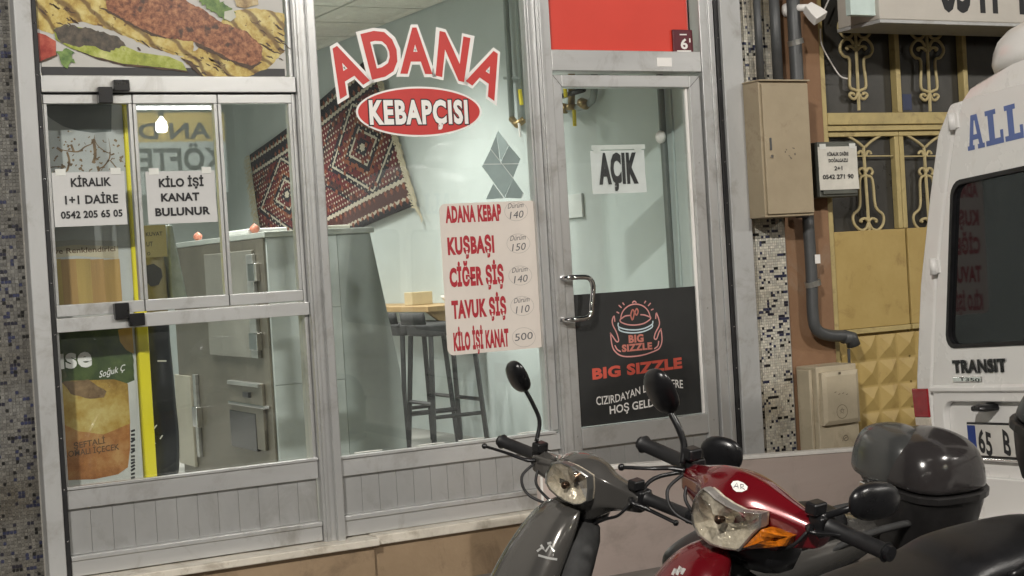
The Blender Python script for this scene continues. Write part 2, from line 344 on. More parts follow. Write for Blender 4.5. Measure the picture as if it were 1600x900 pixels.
# --- centre window
t = thing('display_window', 'large middle shop window carrying the red lettering and price list', 'window', (3.05, 0, .356))
FB('bottom_rail', ALUH, t, 2.5185, 3.6, -.04, .05, .358, .425); FB('rail', ALUH, t, 2.5185, 3.6, -.05, .045, .426, .446)
boards(t, 2.535, 3.598, .447, .612, -.022); FB('corner_trim', ALU, t, 2.5185, 2.5345, -.026, .02, .447, .612)
FB('rail', ALUH, t, 2.5185, 3.6, -.04, .045, .613, .686); FB('glazing_bead', ALUH, t, 2.5185, 3.575, -.05, -.02, .6865, .699, bevel=.002)
FB('frame_side', ALU, t, 2.5185, 2.531, -.03, .045, .70, 3.1); FB('frame_side', ALU, t, 3.563, 3.6, -.032, .045, .70, 3.1); FB('glazing_bead', ALU, t, 3.552, 3.5625, -.022, .02, .70, 3.05)
FB('head_rail', ALUH, t, 2.5185, 3.6, -.04, .05, 3.05, 3.115); FB('pane', GLASS, t, 2.5315, 3.5515, 0, .006, .6995, 3.049, bevel=0)
SIL = mat('silicone', (.62, .62, .58), .5, 0, .2, 40)
for z_ in (.72, .79, .93, 1.07, 1.6, 2.0): MB().tube(smoothpath([(2.5335, -.003, z_), (2.5345, -.006, z_+.03), (2.533, -.005, z_+.06), (2.5335, -.003, z_+.1)], 3), .0028, 5).build('silicone_bead', SIL, t, smooth=True)
for x_ in (2.6, 2.9, 3.1, 3.4): MB().tube(smoothpath([(x_, -.003, .7005), (x_+.06, -.005, .702), (x_+.13, -.003, .7005)], 3), .0028, 5).build('silicone_bead', SIL, t, smooth=True)
# --- door
t = thing('shop_door', 'aluminium glazed shop door with bent tube handle', 'door', (4.07, 0, .356))
FB('jamb', ALU, t, 3.601, 3.664, -.055, .05, .356, 3.115, bevel=.004); FB('rib', ALU, t, 3.606, 3.622, -.066, -.0555, .356, 3.115)
FB('jamb', ALU, t, 4.50, 4.583, -.055, .05, .356, 3.115, bevel=.004); FB('rib', ALU, t, 4.548, 4.565, -.066, -.0555, .356, 3.115)
FB('header', ALUH, t, 3.665, 4.499, -.05, .05, 2.335, 2.432, bevel=.004)
FB('header_rail', ALUH, t, 3.665, 4.499, -.045, .05, 3.05, 3.115)
lf = FB('leaf_stile', ALU, t, 3.669, 3.717, -.04, .03, .37, 2.318, bevel=.004); FB('leaf_stile', ALU, t, 4.43, 4.492, -.04, .03, .37, 2.318, bevel=.004)
FB('leaf_top', ALUH, t, 3.7175, 4.4295, -.04, .03, 2.262, 2.318, bevel=.004); FB('leaf_rail', ALUH, t, 3.7175, 4.4295, -.04, .03, .60, .694, bevel=.004)
FB('leaf_bottom', ALUH, t, 3.7175, 4.4295, -.04, .03, .37, .44, bevel=.004); boards(t, 3.718, 4.429, .441, .599, -.02)
FB('pane', GLASS, t, 3.7175, 4.4295, -.006, 0, .6945, 2.2615, bevel=0); FB('glazing_bead', WVIN, t, 4.416, 4.4295, -.02, -.0065, .695, 2.261, bevel=.002)
FB('transom_panel', mat('red_panel', (.62, .045, .025), .4, 0, .07, 1.5), t, 3.665, 4.455, -.012, .004, 2.4325, 3.049, bevel=0)
FB('transom_edge', CHROME, t, 4.4555, 4.468, -.02, .004, 2.4325, 3.049)
a, b = P(888, 434, 1, -.1), P(888, 500, 1, -.1)
hp = [V((a.x-.005, -.041, a.z)), V((a.x+.0, -.075, a.z)), V((a.x+.03, -.095, a.z)), V((a.x+.1, -.098, a.z-.004)), V((a.x+.125, -.098, a.z-.025)), V((a.x+.13, -.098, a.z-.06)), V((b.x+.13, -.098, b.z+.06)), V((b.x+.125, -.098, b.z+.025)), V((b.x+.1, -.098, b.z+.004)), V((b.x+.03, -.095, b.z)), V((b.x, -.075, b.z)), V((b.x-.005, -.041, b.z))]
h = MB().tube(smoothpath(hp, 5), .012, 12).build('handle', CHROME, t, smooth=True)
for q in (a, b): MB().lathe([(.02, 0), (.02, .006), (.013, .01)], (q.x-.005, -.04, q.z), (0, -1, 0), 16).build('handle_rose', CHROME, h, smooth=False)
for x0_, x1_, z0_, z1_ in ((3.6695, 3.7175, 2.3175, 2.2625), (4.4915, 4.43, 2.3175, 2.2625)):
    ribbon(MB(), [V((x0_, -.0408, z0_)), V((x1_, -.0408, z1_))], .0025, (0, 1, 0)).build('mitre_joint', BLKR, t)
for z_ in (.5, .66, 1.2, 1.9, 2.29):
    for x_ in (3.692, 4.462): MB().lathe([(.004, 0), (.004, .0015), (.001, .002)], (x_, -.0402, z_), (0, -1, 0), 8).build('screw', STEEL, t)
# small stickers on the header and the house number plate
q = [P(1026, 90, 1, -.052), P(1050, 104, 1, -.052)]
FB('sticker', WVIN, t, q[0].x, q[1].x, -.0525, -.0505, q[1].z, q[0].z, bevel=0)
a, b = P(1050, 46, 1, -.02), P(1083, 82, 1, -.02)
n6 = thing('house_number_plate', 'small maroon house number plate with white 6 over the door', 'number plate', (a.x, -.02, b.z))
FB('plate', mat('maroon_enamel', (.10, .012, .02), .35), n6, a.x, b.x, -.024, -.014, b.z, a.z, bevel=.004)
mb = MB(); ftext(mb, '6', -.0255, 1064, 76, 1075, 15, .03); ftext(mb, '1', -.0255, 1077, 66, 1079, 6, .02); ribbon(mb, [P(1058, 80, 1, -.0255), P(1080, 80, 1, -.0255)], .008, (0, 1, 0)); ribbon(mb, [P(1062, 54, 1, -.0255), P(1073, 54, 1, -.0255)], .006, (0, 1, 0))
mb.build('numeral', WVIN, n6)

# ---------------------------------------------------------------- kebab picture poster (a printed photograph: flat layers of print)
t = thing('food_poster', 'large printed poster of grilled kebab on flatbread over the left window', 'poster', (1.9, -.03, 2.305))
yb = -.03; a = P(447, 124, 1, yb)
PRW = mat('print_plate_white', (.46, .45, .42), .4, 0, .1, 3)
MB().prism(rrect(1.384, a.x+.004, 2.302, 3.046, .012, lambda x, z: V((x, yb, z))), (0, .012, 0)).build('backing', PRW, t)
FB('black_band', mat('print_black', (.03, .03, .032), .35), t, 1.386, a.x-.004, yb-.0012, yb-.0002, 2.304, 2.336, bevel=0)
def zp(pts, lay): return [P(p[0]/3.3333, p[1]/3.3333, 1, yb-.0015-.0006*lay) for p in pts]
def pmat(name, stops, scale, spots=None, stripes=None):
    m = mat(name, stops[0], .32, detail=12, scale=scale, coat=.3); n = m.node_tree.nodes; l = m.node_tree.links; rp = [x for x in n if x.type == 'VALTORGB'][0]; nz = [x for x in n if x.type == 'TEX_NOISE'][0]
    e = rp.color_ramp.elements; e[0].position = .34; e[0].color = (*stops[0], 1); e[1].position = .64; e[1].color = (*stops[2], 1); k = e.new(.48); k.color = (*stops[1], 1); nz.inputs['Roughness'].default_value = .72
    out = rp.outputs[0]; mp = [x for x in n if x.type == 'MAPPING'][0]
    def mixin(fac, c):
        nonlocal out
        x = n.new('ShaderNodeMix'); x.data_type = 'RGBA'; x.inputs[7].default_value = (*c, 1); l.new(fac, x.inputs[0]); l.new(out, x.inputs[6]); out = x.outputs[2]
    if stripes:
        wv = n.new('ShaderNodeTexWave'); wv.wave_type = 'BANDS'; wv.bands_direction = 'DIAGONAL'; wv.inputs['Scale'].default_value = stripes[1]; wv.inputs['Distortion'].default_value = 5; wv.inputs['Detail'].default_value = 4; l.new(mp.outputs[0], wv.inputs['Vector'])
        r = n.new('ShaderNodeMapRange'); r.inputs['From Min'].default_value = .72; r.inputs['From Max'].default_value = .95; r.inputs['To Max'].default_value = .8; l.new(wv.outputs['Fac'], r.inputs[0]); mixin(r.outputs[0], stripes[0])
    if spots:
        vo = n.new('ShaderNodeTexNoise'); vo.inputs['Scale'].default_value = spots[1]; vo.inputs['Detail'].default_value = 3; l.new(mp.outputs[0], vo.inputs['Vector'])
        r = n.new('ShaderNodeMapRange'); r.inputs['From Min'].default_value = spots[2]; r.inputs['From Max'].default_value = spots[2]+.06; r.inputs['To Max'].default_value = .85; l.new(vo.outputs['Fac'], r.inputs[0]); mixin(r.outputs[0], spots[0])
    l.new(out, n['Principled BSDF'].inputs['Base Color']); return m
def lay(name, m, pts, k, amp=.003, step=.012): MB().prism(jag(zp(pts, k), amp, step), (0, .0004, 0)).build(name, m, t)
BREAD = pmat('print_bread', ((.26, .14, .025), (.46, .34, .09), (.60, .52, .22)), 15, ((.09, .035, .01), 38, .63), ((.10, .045, .012), 6.))
lay('bread', BREAD, [(160, -500), (700, -500), (820, 60), (1010, 220), (1000, 280), (930, 292), (760, 235), (560, 150), (420, 110), (330, 128), (275, 180), (165, 140)], 0)
lay('bread', BREAD, [(1230, 55), (1330, 45), (1480, 70), (1482, 190), (1480, 270), (1400, 350), (1280, 408), (1060, 404), (940, 300), (1030, 255), (1200, 60)], 0)
CHAR = mat('print_char', (.02, .012, .008), .4, 0, 0, 40, rgb2=(.10, .05, .02))
mbx = MB()
for k in range(70):
    x, y = random.choice([(random.uniform(180, 380), random.uniform(10, 130)), (random.uniform(1240, 1460), random.uniform(80, 330)), (random.uniform(1000, 1250), random.uniform(290, 390)), (random.uniform(560, 900), random.uniform(110, 250))])
    l_ = random.uniform(18, 75); an = random.uniform(.35, .7)
    ribbon(mbx, zp([(x+l_*s*cos(an), y+l_*s*sin(an)+random.uniform(-5, 5)) for s in (0, .25, .5, .75, 1)], 2), random.uniform(.004, .01), (0, 1, 0), taper=True)
mbx.build('grill_marks', CHAR, t, kind='stuff')
lay('kebab_shadow', CHAR, [(520, 40), (640, 110), (800, 190), (1000, 210), (1040, 250), (1200, 320), (1300, 365), (1360, 330), (1100, 180), (900, 150)], 3, .004)
lay('kebab', pmat('print_kebab', ((.045, .012, .006), (.20, .065, .025), (.42, .19, .085)), 48, ((.02, .008, .005), 14, .6)), [(500, -400), (900, -400), (970, 5), (1060, 50), (1150, 115), (1290, 165), (1370, 250), (1358, 320), (1310, 342), (1200, 308), (1040, 225), (870, 195), (740, 150), (560, 50)], 4, .003, .01)
lay('bread_cubes', BREAD, [(550, 85), (640, 110), (700, 150), (800, 190), (900, 215), (1010, 215), (1000, 285), (930, 280), (820, 240), (680, 190), (560, 130)], 5, .004, .01)
lay('pepper_shade', CHAR, [(300, 190), (400, 262), (500, 305), (650, 342), (880, 366), (985, 376), (900, 330), (500, 280)], 5.5, .002, .02)
lay('bread_shade', CHAR, [(940, 302), (1050, 400), (1070, 408), (1000, 320)], 5.5, .002, .02)
lay('tomato_shade', CHAR, [(178, 335), (235, 318), (300, 292), (290, 275), (200, 318)], 4.5, .002, .02)
lay('pepper', pmat('print_pepper', ((.13, .17, .02), (.30, .34, .05), (.52, .53, .20)), 10, ((.03, .03, .01), 40, .68)), [(280, 150), (330, 130), (480, 150), (600, 220), (720, 270), (880, 295), (950, 325), (975, 368), (880, 355), (640, 330), (480, 290), (380, 255), (290, 205)], 6, .001, .02)
lay('pepper_char', mat('print_pepper_char', (.015, .015, .012), .4, 0, 0, 40, rgb2=(.13, .10, .07)), [(278, 150), (340, 128), (470, 150), (620, 190), (650, 235), (570, 270), (480, 240), (390, 240), (320, 220)], 7, .005, .01)
lay('tomato', pmat('print_tomato', ((.10, .008, .006), (.28, .03, .02), (.45, .10, .06)), 12), [(165, 160), (235, 180), (290, 215), (293, 285), (230, 310), (178, 332), (170, 250)], 5, .001, .02)
lay('parsley', mat('print_parsley', (.03, .09, .015), .4, 0, 0, 40, rgb2=(.20, .30, .08)), [(295, 262), (340, 255), (382, 265), (385, 325), (342, 352), (305, 315)], 8, .007, .008)
lay('greens', MATS['print_parsley'], [(1010, -20), (1110, -10), (1180, 20), (1225, 70), (1170, 105), (1090, 50)], 8, .007, .008)
lay('onion', mat('print_onion', (.5, .5, .42), .4), [(1170, 60), (1215, 50), (1230, 90), (1200, 112), (1168, 98)], 9, .001, .02)
lay('mushroom', pmat('print_mushroom', ((.16, .09, .03), (.36, .25, .10), (.55, .46, .27)), 20), [(1200, -40), (1340, -40), (1345, 25), (1280, 42), (1235, 35)], 7, .002, .02)

# ---------------------------------------------------------------- vinyl lettering ADANA KEBAPCISI
t = thing('window_lettering', 'red arched ADANA lettering over a red oval reading KEBAPÇISI on the glass', 'lettering', (3.0, -.004, 1.95))
O4 = (380, 20, 3.3333)
def Q(p, y): return P(O4[0]+p[0]/O4[2], O4[1]+p[1]/O4[2], 1, y)
for ch, q in (('A', [(405, 237), (562, 143), (655, 343), (500, 440)]), ('D', [(613, 122), (772, 84), (826, 300), (668, 338)]), ('A', [(818, 90), (968, 88), (985, 308), (818, 306)]), ('N', [(1022, 105), (1182, 142), (1152, 350), (1003, 316)]), ('A', [(1238, 165), (1386, 268), (1312, 450), (1163, 346)])):
    for nm, m, off, y in (('letter_outline', WVIN, .085, -.0012), ('letter', REDV, .035, -.0024)):
        c = [Q(p, y) for p in q]; vs, fs = glyphs(ch, off); k = off/.62
        mb = MB(); mb.add([(c[3]*(1-a)+c[2]*a)*(1-b)+(c[0]*(1-a)+c[1]*a)*b for a, b in [((u-.5)*(1+2*k*.9)+.5 if off > .05 else u, v) for u, v in vs]], fs); mb.build(nm, m, t)
for nm, m, rx, ry, y in (('oval_outline', WVIN, 328, 131, -.0012), ('oval', REDV, 317, 121, -.0024)):
    MB().add([Q((915+rx*cos(a*pi/32), 515+ry*sin(a*pi/32)), y) for a in range(64)], [tuple(range(64))]).build(nm, m, t)
for nm, m, off, y in (('word_outline', INK, .085, -.0032), ('word', WVIN, .045, -.004)):
    mb = MB(); vs, fs = glyphs('KEBAPÇISI', off, 1.14); a = Q((660, 576), y); b = Q((1174, 580), y); hk = Q((660, 462), y).z-a.z; ex = .012 if off > .05 else 0
    mb.add([V((a.x-ex/2+(b.x-a.x+ex)*u_, y, a.z+hk*v_)) for u_, v_ in vs], fs); mb.build(nm, m, t)

# ---------------------------------------------------------------- price list
t = thing('price_list', 'cream price sheet with red dish names stuck on the middle window', 'price list', (3.35, -.004, 1.02))
a, b = P(700, 556, 1, -.004), P(838, 313, 1, -.004)
MB().prism(rrect(a.x, b.x, a.z, b.z, .03, lambda x, z: V((x, -.004, z))), (0, .002, 0)).build('sheet', mat('cream_sheet', (.66, .60, .545), .6, 0, .05, 4), t)
mb = MB()
for s, xl, yb_, xr, cap in (('ADANA KEBAP', 696.5, 347, 784, 23), ('KUŞBAŞI', 700, 397, 773, 24), ('CİĞER ŞİŞ', 703, 447, 788, 26), ('TAVUK ŞİŞ', 706.5, 497, 792, 25), ('KİLO İŞİ KANAT', 709.5, 547, 796, 25)):
    mb = MB(); ftext(mb, s, -.0046, xl, yb_, xr, cap, .055); mb.build('dish_name', REDT, t)
PEN = mat('pen_ink', (.10, .10, .11), .7); mb = MB(); mo = MB()
for cx_, cy_, num in ((806.5, 330, '140'), (810, 380.5, '150'), (813, 430.5, '140'), (816, 478, '110'), (818.5, 527, '500')):
    if num != '500': ftext(mb, 'Dürüm', -.0046, cx_-13, cy_-4, cx_+11, 8, 0, .25, .004); ftext(mb, num, -.0046, cx_-10, cy_+12, cx_+11, 11, .0, .2, .004)
    else: ftext(mb, num, -.0046, cx_-14, cy_+6, cx_+14, 11, 0, .1, .004)
    mb.build('handwritten_price', PEN, t); mb = MB(); mo = MB()
    ribbon(mo, [P(cx_+18*cos(k*pi/16), cy_+15*sin(k*pi/16), 1, -.0046) for k in range(32)], .0012, (0, 1, 0), True); mo.build('pen_oval', mat('pencil', (.27, .26, .25), .7), t)

# ---------------------------------------------------------------- paper notices
def notice(name, label, y, tl, br, lines, m=WHITEP, off=.03, tilt=0.):
    t = thing(name, label, 'notice', (P(*tl, 1, y).x, y, P(*br, 1, y).z)); a, b = P(*tl, 1, y), P(*br, 1, y)
    n = 8; g = []
    for j in range(n+1):
        for i in range(n+1): g.append(V((a.x+(b.x-a.x)*i/n, y+.0012*sin(i*1.9+j*1.3)*(j/n)-.02*max(0, (i+j)/n-1.5)**2-.012*max(0, (n-i+j)/n-1.6)**2, a.z+(b.z-a.z)*j/n+tilt*i/n)))
    MB().add(g, [(j*(n+1)+i, j*(n+1)+i+1, (j+1)*(n+1)+i+1, (j+1)*(n+1)+i) for j in range(n) for i in range(n)]).build('sheet', m, t, smooth=True)
    for fx_ in (.12, .88): x_ = a.x+(b.x-a.x)*fx_; FB('tape', mat('clear_tape', (.66, .67, .63), .35), t, x_-.02, x_+.02, y-.0022, y-.0016, a.z-.012, a.z+.014, bevel=0)
    for l in lines: mb = MB(); ftext(mb, l[0], y-.0028, l[1], l[2], l[3], l[4], off, rise=tilt*.6); mb.build('text_line', INK, t)
    return t
notice('rental_notice', 'white sheet reading KİRALIK 1+1 DAİRE with phone number on the left pane', -.021, (80.5, 270), (199, 350.5), [('KİRALIK', 111, 291.5, 174, 12.5), ('1+1 DAİRE', 102, 319, 185, 12.5), ('0542 205 65 05', 95.5, 341.5, 192, 10.5)])
notice('wings_notice', 'white sheet reading KİLO İŞİ KANAT BULUNUR on the second pane', -.021, (227, 268.5), (340, 346.5), [('KİLO İŞİ', 248.5, 292, 318.5, 12), ('KANAT', 252, 314.5, 312, 11.5), ('BULUNUR', 243, 337.5, 329, 11.5)], off=.04)
t = notice('open_notice', 'sheet reading AÇIK taped inside the door glass', .012, (922, 236), (1010, 300.5), [('AÇIK', 936.5, 285, 998, 42)], mat('open_sheet', (.72, .72, .70), .7, 0, .06, 8), off=.06)
a, b = P(924, 227, 1, .009), P(1008, 232.5, 1, .009); FB('tape', mat('clear_tape', (.68, .70, .68), .4), t, a.x, b.x, .0085, .0095, b.z, a.z, bevel=0)

# ---------------------------------------------------------------- black poster on the door
t = thing('door_poster', 'black poster with neon burger emblem on the lower door glass', 'poster', (4.07, -.008, .70))
FB('panel', mat('poster_black', (.02, .021, .021), .5, 0, .2, 5), t, 3.7185, 4.4155, -.0105, -.0085, .697, 1.308, bevel=0)
EP = (930, 455, 4.5); yy = -.0112
def E_(pts): return [P(EP[0]+a/EP[2], EP[1]+b/EP[2], 1, yy) for a, b in pts]
PINK = mat('print_pink', (.62, .28, .26), .5); LBL = mat('print_pale_blue', (.55, .66, .70), .5); ORG = mat('print_orange_red', (.55, .085, .055), .5); SLM = mat('print_salmon', (.50, .17, .13), .5)
mb = MB(); lw = .0062
dome = [(180+205*(.5-.5*cos(k*pi/14)), 195-100*sin(k*pi/14)-k*.6) for k in range(15)]
for s in (dome, [(180, 190), (178, 215), (230, 235), (290, 237), (345, 225), (388, 195), (386, 175)], [(182, 195), (210, 175), (245, 170)], [(318, 165), (350, 168), (380, 180)],
          [(262, 85), (268, 73), (280, 72), (290, 82)], [(105, 292), (125, 320), (150, 355), (165, 345), (150, 290), (125, 240), (120, 205), (133, 175), (138, 215)],
          [(108, 295), (115, 360), (130, 410), (170, 448), (230, 460), (330, 450), (420, 420), (455, 395), (470, 340), (462, 265)],
          [(430, 150), (448, 200), (450, 240), (425, 290), (415, 330), (432, 335), (448, 290), (465, 262)], [(138, 380), (155, 410), (180, 425)], [(415, 405), (440, 385), (447, 350)], [(428, 155), (425, 195)]):
    ribbon(mb, smoothpath(E_(s), 4), lw, (0, 1, 0))
for s in ([(150, 145), (168, 155)], [(165, 98), (185, 117)], [(192, 80), (205, 97)], [(345, 85), (356, 68)], [(372, 104), (390, 83)], [(392, 133), (410, 125)]): ribbon(mb, E_(s), lw, (0, 1, 0))
mb.build('neon_outline', PINK, t)
mb = MB()
for s in ([(262, 205), (250, 170), (262, 130), (275, 150), (265, 200)], [(290, 170), (280, 150), (292, 122), (302, 145), (290, 172)]): ribbon(mb, smoothpath(E_(s), 4), .007, (0, 1, 0))
mb.build('flame_marks', SLM, t)
mb = MB()
for s in ([(163, 222), (165, 250), (215, 268), (285, 272), (350, 260), (400, 232), (405, 208)], [(165, 252), (172, 275), (220, 290), (290, 292), (350, 280), (398, 255), (403, 235)]): ribbon(mb, smoothpath(E_(s), 4), lw, (0, 1, 0))
mb.build('bun_lines', LBL, t)
mb = MB(); ftext(mb, 'BIG', yy, 982.5, 535.5, 1006, 11, .05); ftext(mb, 'SIZZLE', yy, 972, 549.5, 1019.5, 10, .05); mb.build('emblem_word', SLM, t)
mb = MB(); ftext(mb, 'BIG SIZZLE', yy, 926, 592.5, 1067, 15.5, .05, rise=.012); mb.build('poster_title', ORG, t)
mb = MB(); a = P(932, 633, 1, yy); b = P(1067, 600, 1, yy); h_ = P(932, 620, 1, yy).z-a.z
text(mb, 'CIZIRDAYAN LEZZETLERE', lambda u, v: V((a.x+(b.x-a.x)*u, yy, a.z+(b.z-a.z-.02)*u+.012*sin(u*pi)-.012*sin(2*u*pi)+v*h_*(1-.1*sin(u*pi)))), .01)
ftext(mb, 'HOŞ GELDİNİZ', yy, 953, 647, 1056, 12, .02, rise=.02); mb.build('poster_text', WVIN, t)

# ---------------------------------------------------------------- folded ribbon decal
t = thing('ribbon_decal', 'pale grey folded ribbon decal on the middle window above the price list', 'decal', (3.42, -.003, 1.73))
for k, (m, pts) in enumerate(((.30, [(230, 145), (160, 315), (250, 440), (215, 200)]), (.46, [(230, 145), (330, 280), (255, 440), (217, 200)]), (.28, [(332, 282), (440, 410), (370, 585), (257, 445)]), (.34, [(160, 318), (370, 590), (290, 772), (80, 480)]), (.27, [(370, 592), (470, 735), (452, 780), (292, 775)]), (.31, [(185, 640), (285, 778), (115, 790)]))):
    MB().prism(fpx(pts, -.002-.0004*k, 740, 180, 6.), (0, .0003, 0)).build('facet', mat('decal_grey_%d' % k, (m*.78, m, m*.97), .5), t)
[ribbon(MB(), fpx(s, -.0048, 740, 180, 6.), .003, (0, 1, 0)).build('fold_line', mat('decal_light', (.6, .66, .64), .5), t) for s in ([(160, 318), (370, 590)], [(300, 240), (332, 282)], [(185, 640), (285, 778)], [(462, 735), (450, 780)], [(90, 460), (430, 455)])]

# ================================================================ INSIDE THE SHOP
# --- drink cooler with printed side
yc = .16; a, b = P(212, 300, 1, yc), P(236, 600, 1, yc); xe = P(206, 400, 1, yc).x; x1 = P(230, 500, 1, yc).x
t = thing('drink_cooler', 'tall drink cooler with iced tea print and yellow edge behind the left panes', 'cooler', (1.6, .5, ZF))
FB('cabinet', mat('cooler_grey', (.52, .53, .52), .4), t, 1.12, xe-.004, yc+.004, .8, ZF+.02, 2.42, bevel=.01)
FB('yellow_edge', mat('cooler_yellow', (.72, .62, .02), .35, 0, .05, 3), t, xe-.003, x1, yc-.012, .8, ZF+.02, 2.22, bevel=.008)
FB('edge_handle', mat('cooler_olive', (.30, .26, .02), .5), t, xe+.03, xe+.047, yc-.016, yc-.0125, 1.41, 1.545, bevel=.002)
def sp(pts, k, o): return [P(o[0]+p[0]/o[2], o[1]+p[1]/o[2], 1, yc-.0005*k) for p in pts]
def sl_(name, m, pts, k, o, amp=0.0005, step=.03): MB().prism(jag(sp(pts, k, o), amp, step), (0, .0003, 0)).build(name, m, t)
oA = (40, 140, 4.09); oB = (60, 350, 5.295); oC = (60, 500, 3.215)
sl_('print_ground', mat('print_silver', (.44, .45, .44), .4, 0, .12, 4), [(60, 90), (690, 90), (690, 1600), (120, 1600)], 1, oA)
sl_('dark_spout', mat('print_slate', (.10, .115, .11), .45, 0, .2, 3), [(75, 80), (550, 80), (548, 268), (430, 276), (330, 262), (240, 235), (160, 185), (105, 135)], 2, oA, 0)
TEA = mat('print_tea', (.10, .055, .025), .4, 0, 0, 30, rgb2=(.28, .18, .09))
mb = MB()
for s, w_ in (([(440, 290), (430, 340), (380, 365), (340, 395), (290, 395), (235, 385), (215, 370)], .010), ([(440, 300), (455, 350), (500, 390), (540, 400), (530, 310)], .007), ([(540, 400), (535, 440), (500, 490), (465, 505)], .009), ([(290, 350), (310, 400)], .016), ([(200, 370), (235, 395)], .018), ([(265, 400), (280, 460), (265, 520)], .014), ([(110, 520), (170, 495), (260, 495)], .007), ([(355, 480), (362, 492)], .012), ([(460, 490), (470, 520)], .018), ([(435, 320), (445, 420), (430, 470)], .02), ([(125, 620), (155, 630)], .02), ([(540, 450), (580, 500)], .008), ([(270, 262), (276, 270)], .01)):
    ribbon(mb, smoothpath(sp(s, 3, oA), 4), w_*.6, (0, 1, 0), taper=len(s) > 4)
for k in range(190):
    x, y = random.uniform(100, 640), random.gauss(520, 150)
    if not 285 < y < 1000: continue
    y = y; ribbon(mb, sp([(x, y), (x+random.uniform(-22, 22), y+random.uniform(3, 14))], 3, oA), random.uniform(.002, .009), (0, 1, 0))
mb.build('splash', TEA, t, kind='stuff')
sl_('glass_rim', mat('print_rim', (.36, .36, .32), .4, 0, .2, 3), [(65, 150), (300, 128), (640, 140), (660, 185), (300, 172), (70, 200)], 4, oB)
sl_('glass_label', mat('print_pale_tan', (.48, .42, .30), .4, 0, .1, 5), [(70, 200), (300, 172), (660, 186), (665, 290), (300, 262), (75, 290)], 4, oB)
mb = MB(); ftext(mb, 've Renklendirici', yc-.0024, 60+130/5.295, 350+248/5.295, 60+640/5.295, 8, .015); mb.build('print_word', mat('print_brown_ink', (.10, .05, .02), .6), t)
for k, (xa, xb, c) in enumerate(((75, 185, (.40, .29, .08)), (185, 310, (.35, .21, .075)), (310, 430, (.39, .27, .085)), (430, 540, (.35, .21, .075)), (540, 670, (.38, .24, .08)))):
    sl_('tea_band', mat('print_band_%d' % k, c, .4, 0, .3, 9, stretch=(1, 1, .1)), [(xa, 288-abs(k-2)*-4), (xb, 288), (xb+28, 690), (xa+28, 700)], 4+.2*k, oB)
GRN = mat('print_leaf', (.012, .03, .012), .4, 0, 0, 9, rgb2=(.09, .13, .03))
sl_('leaf_ground', GRN, [(60, 20), (470, 20), (482, 330), (60, 330)], 5, oC, .003, .02)
sl_('peach', mat('print_peach', (.45, .26, .03), .4, 0, .3, 9), [(400, 50), (470, 30), (480, 170), (440, 150), (410, 110)], 6, oC)
sl_('white_strip', mat('print_pale', (.50, .50, .47), .4), [(440, 320), (488, 300), (505, 820), (120, 860), (110, 800), (430, 760)], 5.5, oC)
sl_('tea_glass', pmat('print_amber', ((.24, .13, .02), (.42, .27, .06), (.56, .44, .16)), 7), [(85, 330), (160, 305), (380, 298), (450, 320), (455, 420), (462, 520), (330, 575), (200, 560), (100, 510)], 6, oC, .0003)
sl_('tea_level', pmat('print_orange', ((.22, .075, .02), (.36, .15, .045), (.48, .27, .10)), 7), [(100, 510), (200, 558), (330, 575), (460, 520), (462, 640), (450, 740), (400, 775), (280, 800), (150, 805), (118, 780)], 6.5, oC, .0003)
sl_('tea_pour', TEA, [(120, 310), (250, 300), (345, 360), (330, 390), (240, 395), (160, 370)], 7, oC, .002, .015)
mb = MB(); ftext(mb, 'use', yc-.0042, 60+62/3.215, 500+246/3.215, 60+272/3.215, 31, .04); ftext(mb, 'Soğuk Ç', yc-.0042, 60+305/3.215, 500+290/3.215, 60+435/3.215, 10, .01, .2, .02); mb.build('print_logo', WVIN, t)
mb = MB(); ftext(mb, 'ŞEFTALİ', yc-.0042, 60+178/3.215, 500+648/3.215, 60+338/3.215, 9, .015, 0, .01); ftext(mb, 'AROMALI İÇECEK', yc-.0042, 60+100/3.215, 500+696/3.215, 60+410/3.215, 9, .015, 0, .01); mb.build('print_words', mat('print_brown_ink', (.1, .05, .02)), t)
mb = MB()
for k in range(14): y = 560+k*18; ribbon(mb, sp([(465, y), (485, y-8+random.uniform(-8, 8))], 7, oC), .009, (0, 1, 0))
mb.build('print_specks', INK, t, kind='stuff')

# --- steel grill block with marble front
yg = 1.2; c0 = P(415, 362, 1, yg); c1 = P(578, 362, 1, yg); c2 = P(632, 690, 1, yg); yl = P(270, 385, 0, c0.x).y; zt = c0.z
t = thing('grill_counter', 'tall grill counter with pale stone front and steel oven doors on its side', 'counter', (c0.x+.3, yg+.5, ZF))
MARB = mat('counter_stone', (.41, .445, .43), .35, 0, .16, 2.5, bump=.03)
MB().prism([(c0.x+.002, yg+.02, ZF), (c2.x+.02, yg+.02, ZF), (c2.x-.0, yg+.02, .95), (c1.x, yg+.02, zt-.03), (c0.x+.002, yg+.02, zt-.03)], (0, 1.35, 0)).build('body', MARB, t)
fx = [c0.x+.02, P(528, 400, 1, yg).x, c1.x]
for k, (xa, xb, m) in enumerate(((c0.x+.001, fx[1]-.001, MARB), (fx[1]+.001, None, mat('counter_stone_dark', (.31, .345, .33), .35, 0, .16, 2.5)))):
    if xb: 
        for z0, z1 in ((ZF, .93), (.932, 1.3), (1.302, zt-.03)): FB('stone_slab', m, t, xa, xb, yg, yg+.0195, z0, z1, bevel=.0015)
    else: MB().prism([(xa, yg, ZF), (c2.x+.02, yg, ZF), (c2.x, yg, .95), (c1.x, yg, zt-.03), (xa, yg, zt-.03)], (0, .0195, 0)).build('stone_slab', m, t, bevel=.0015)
FB('top_slab', mat('counter_top', (.42, .45, .42), .3, .2), t, c0.x-.015, c1.x+.015, yg-.02, yl, zt-.029, zt, bevel=.004)
xs = c0.x
DST = mat('dark_steel', (.15, .135, .105), .35, .4, .25, 4)
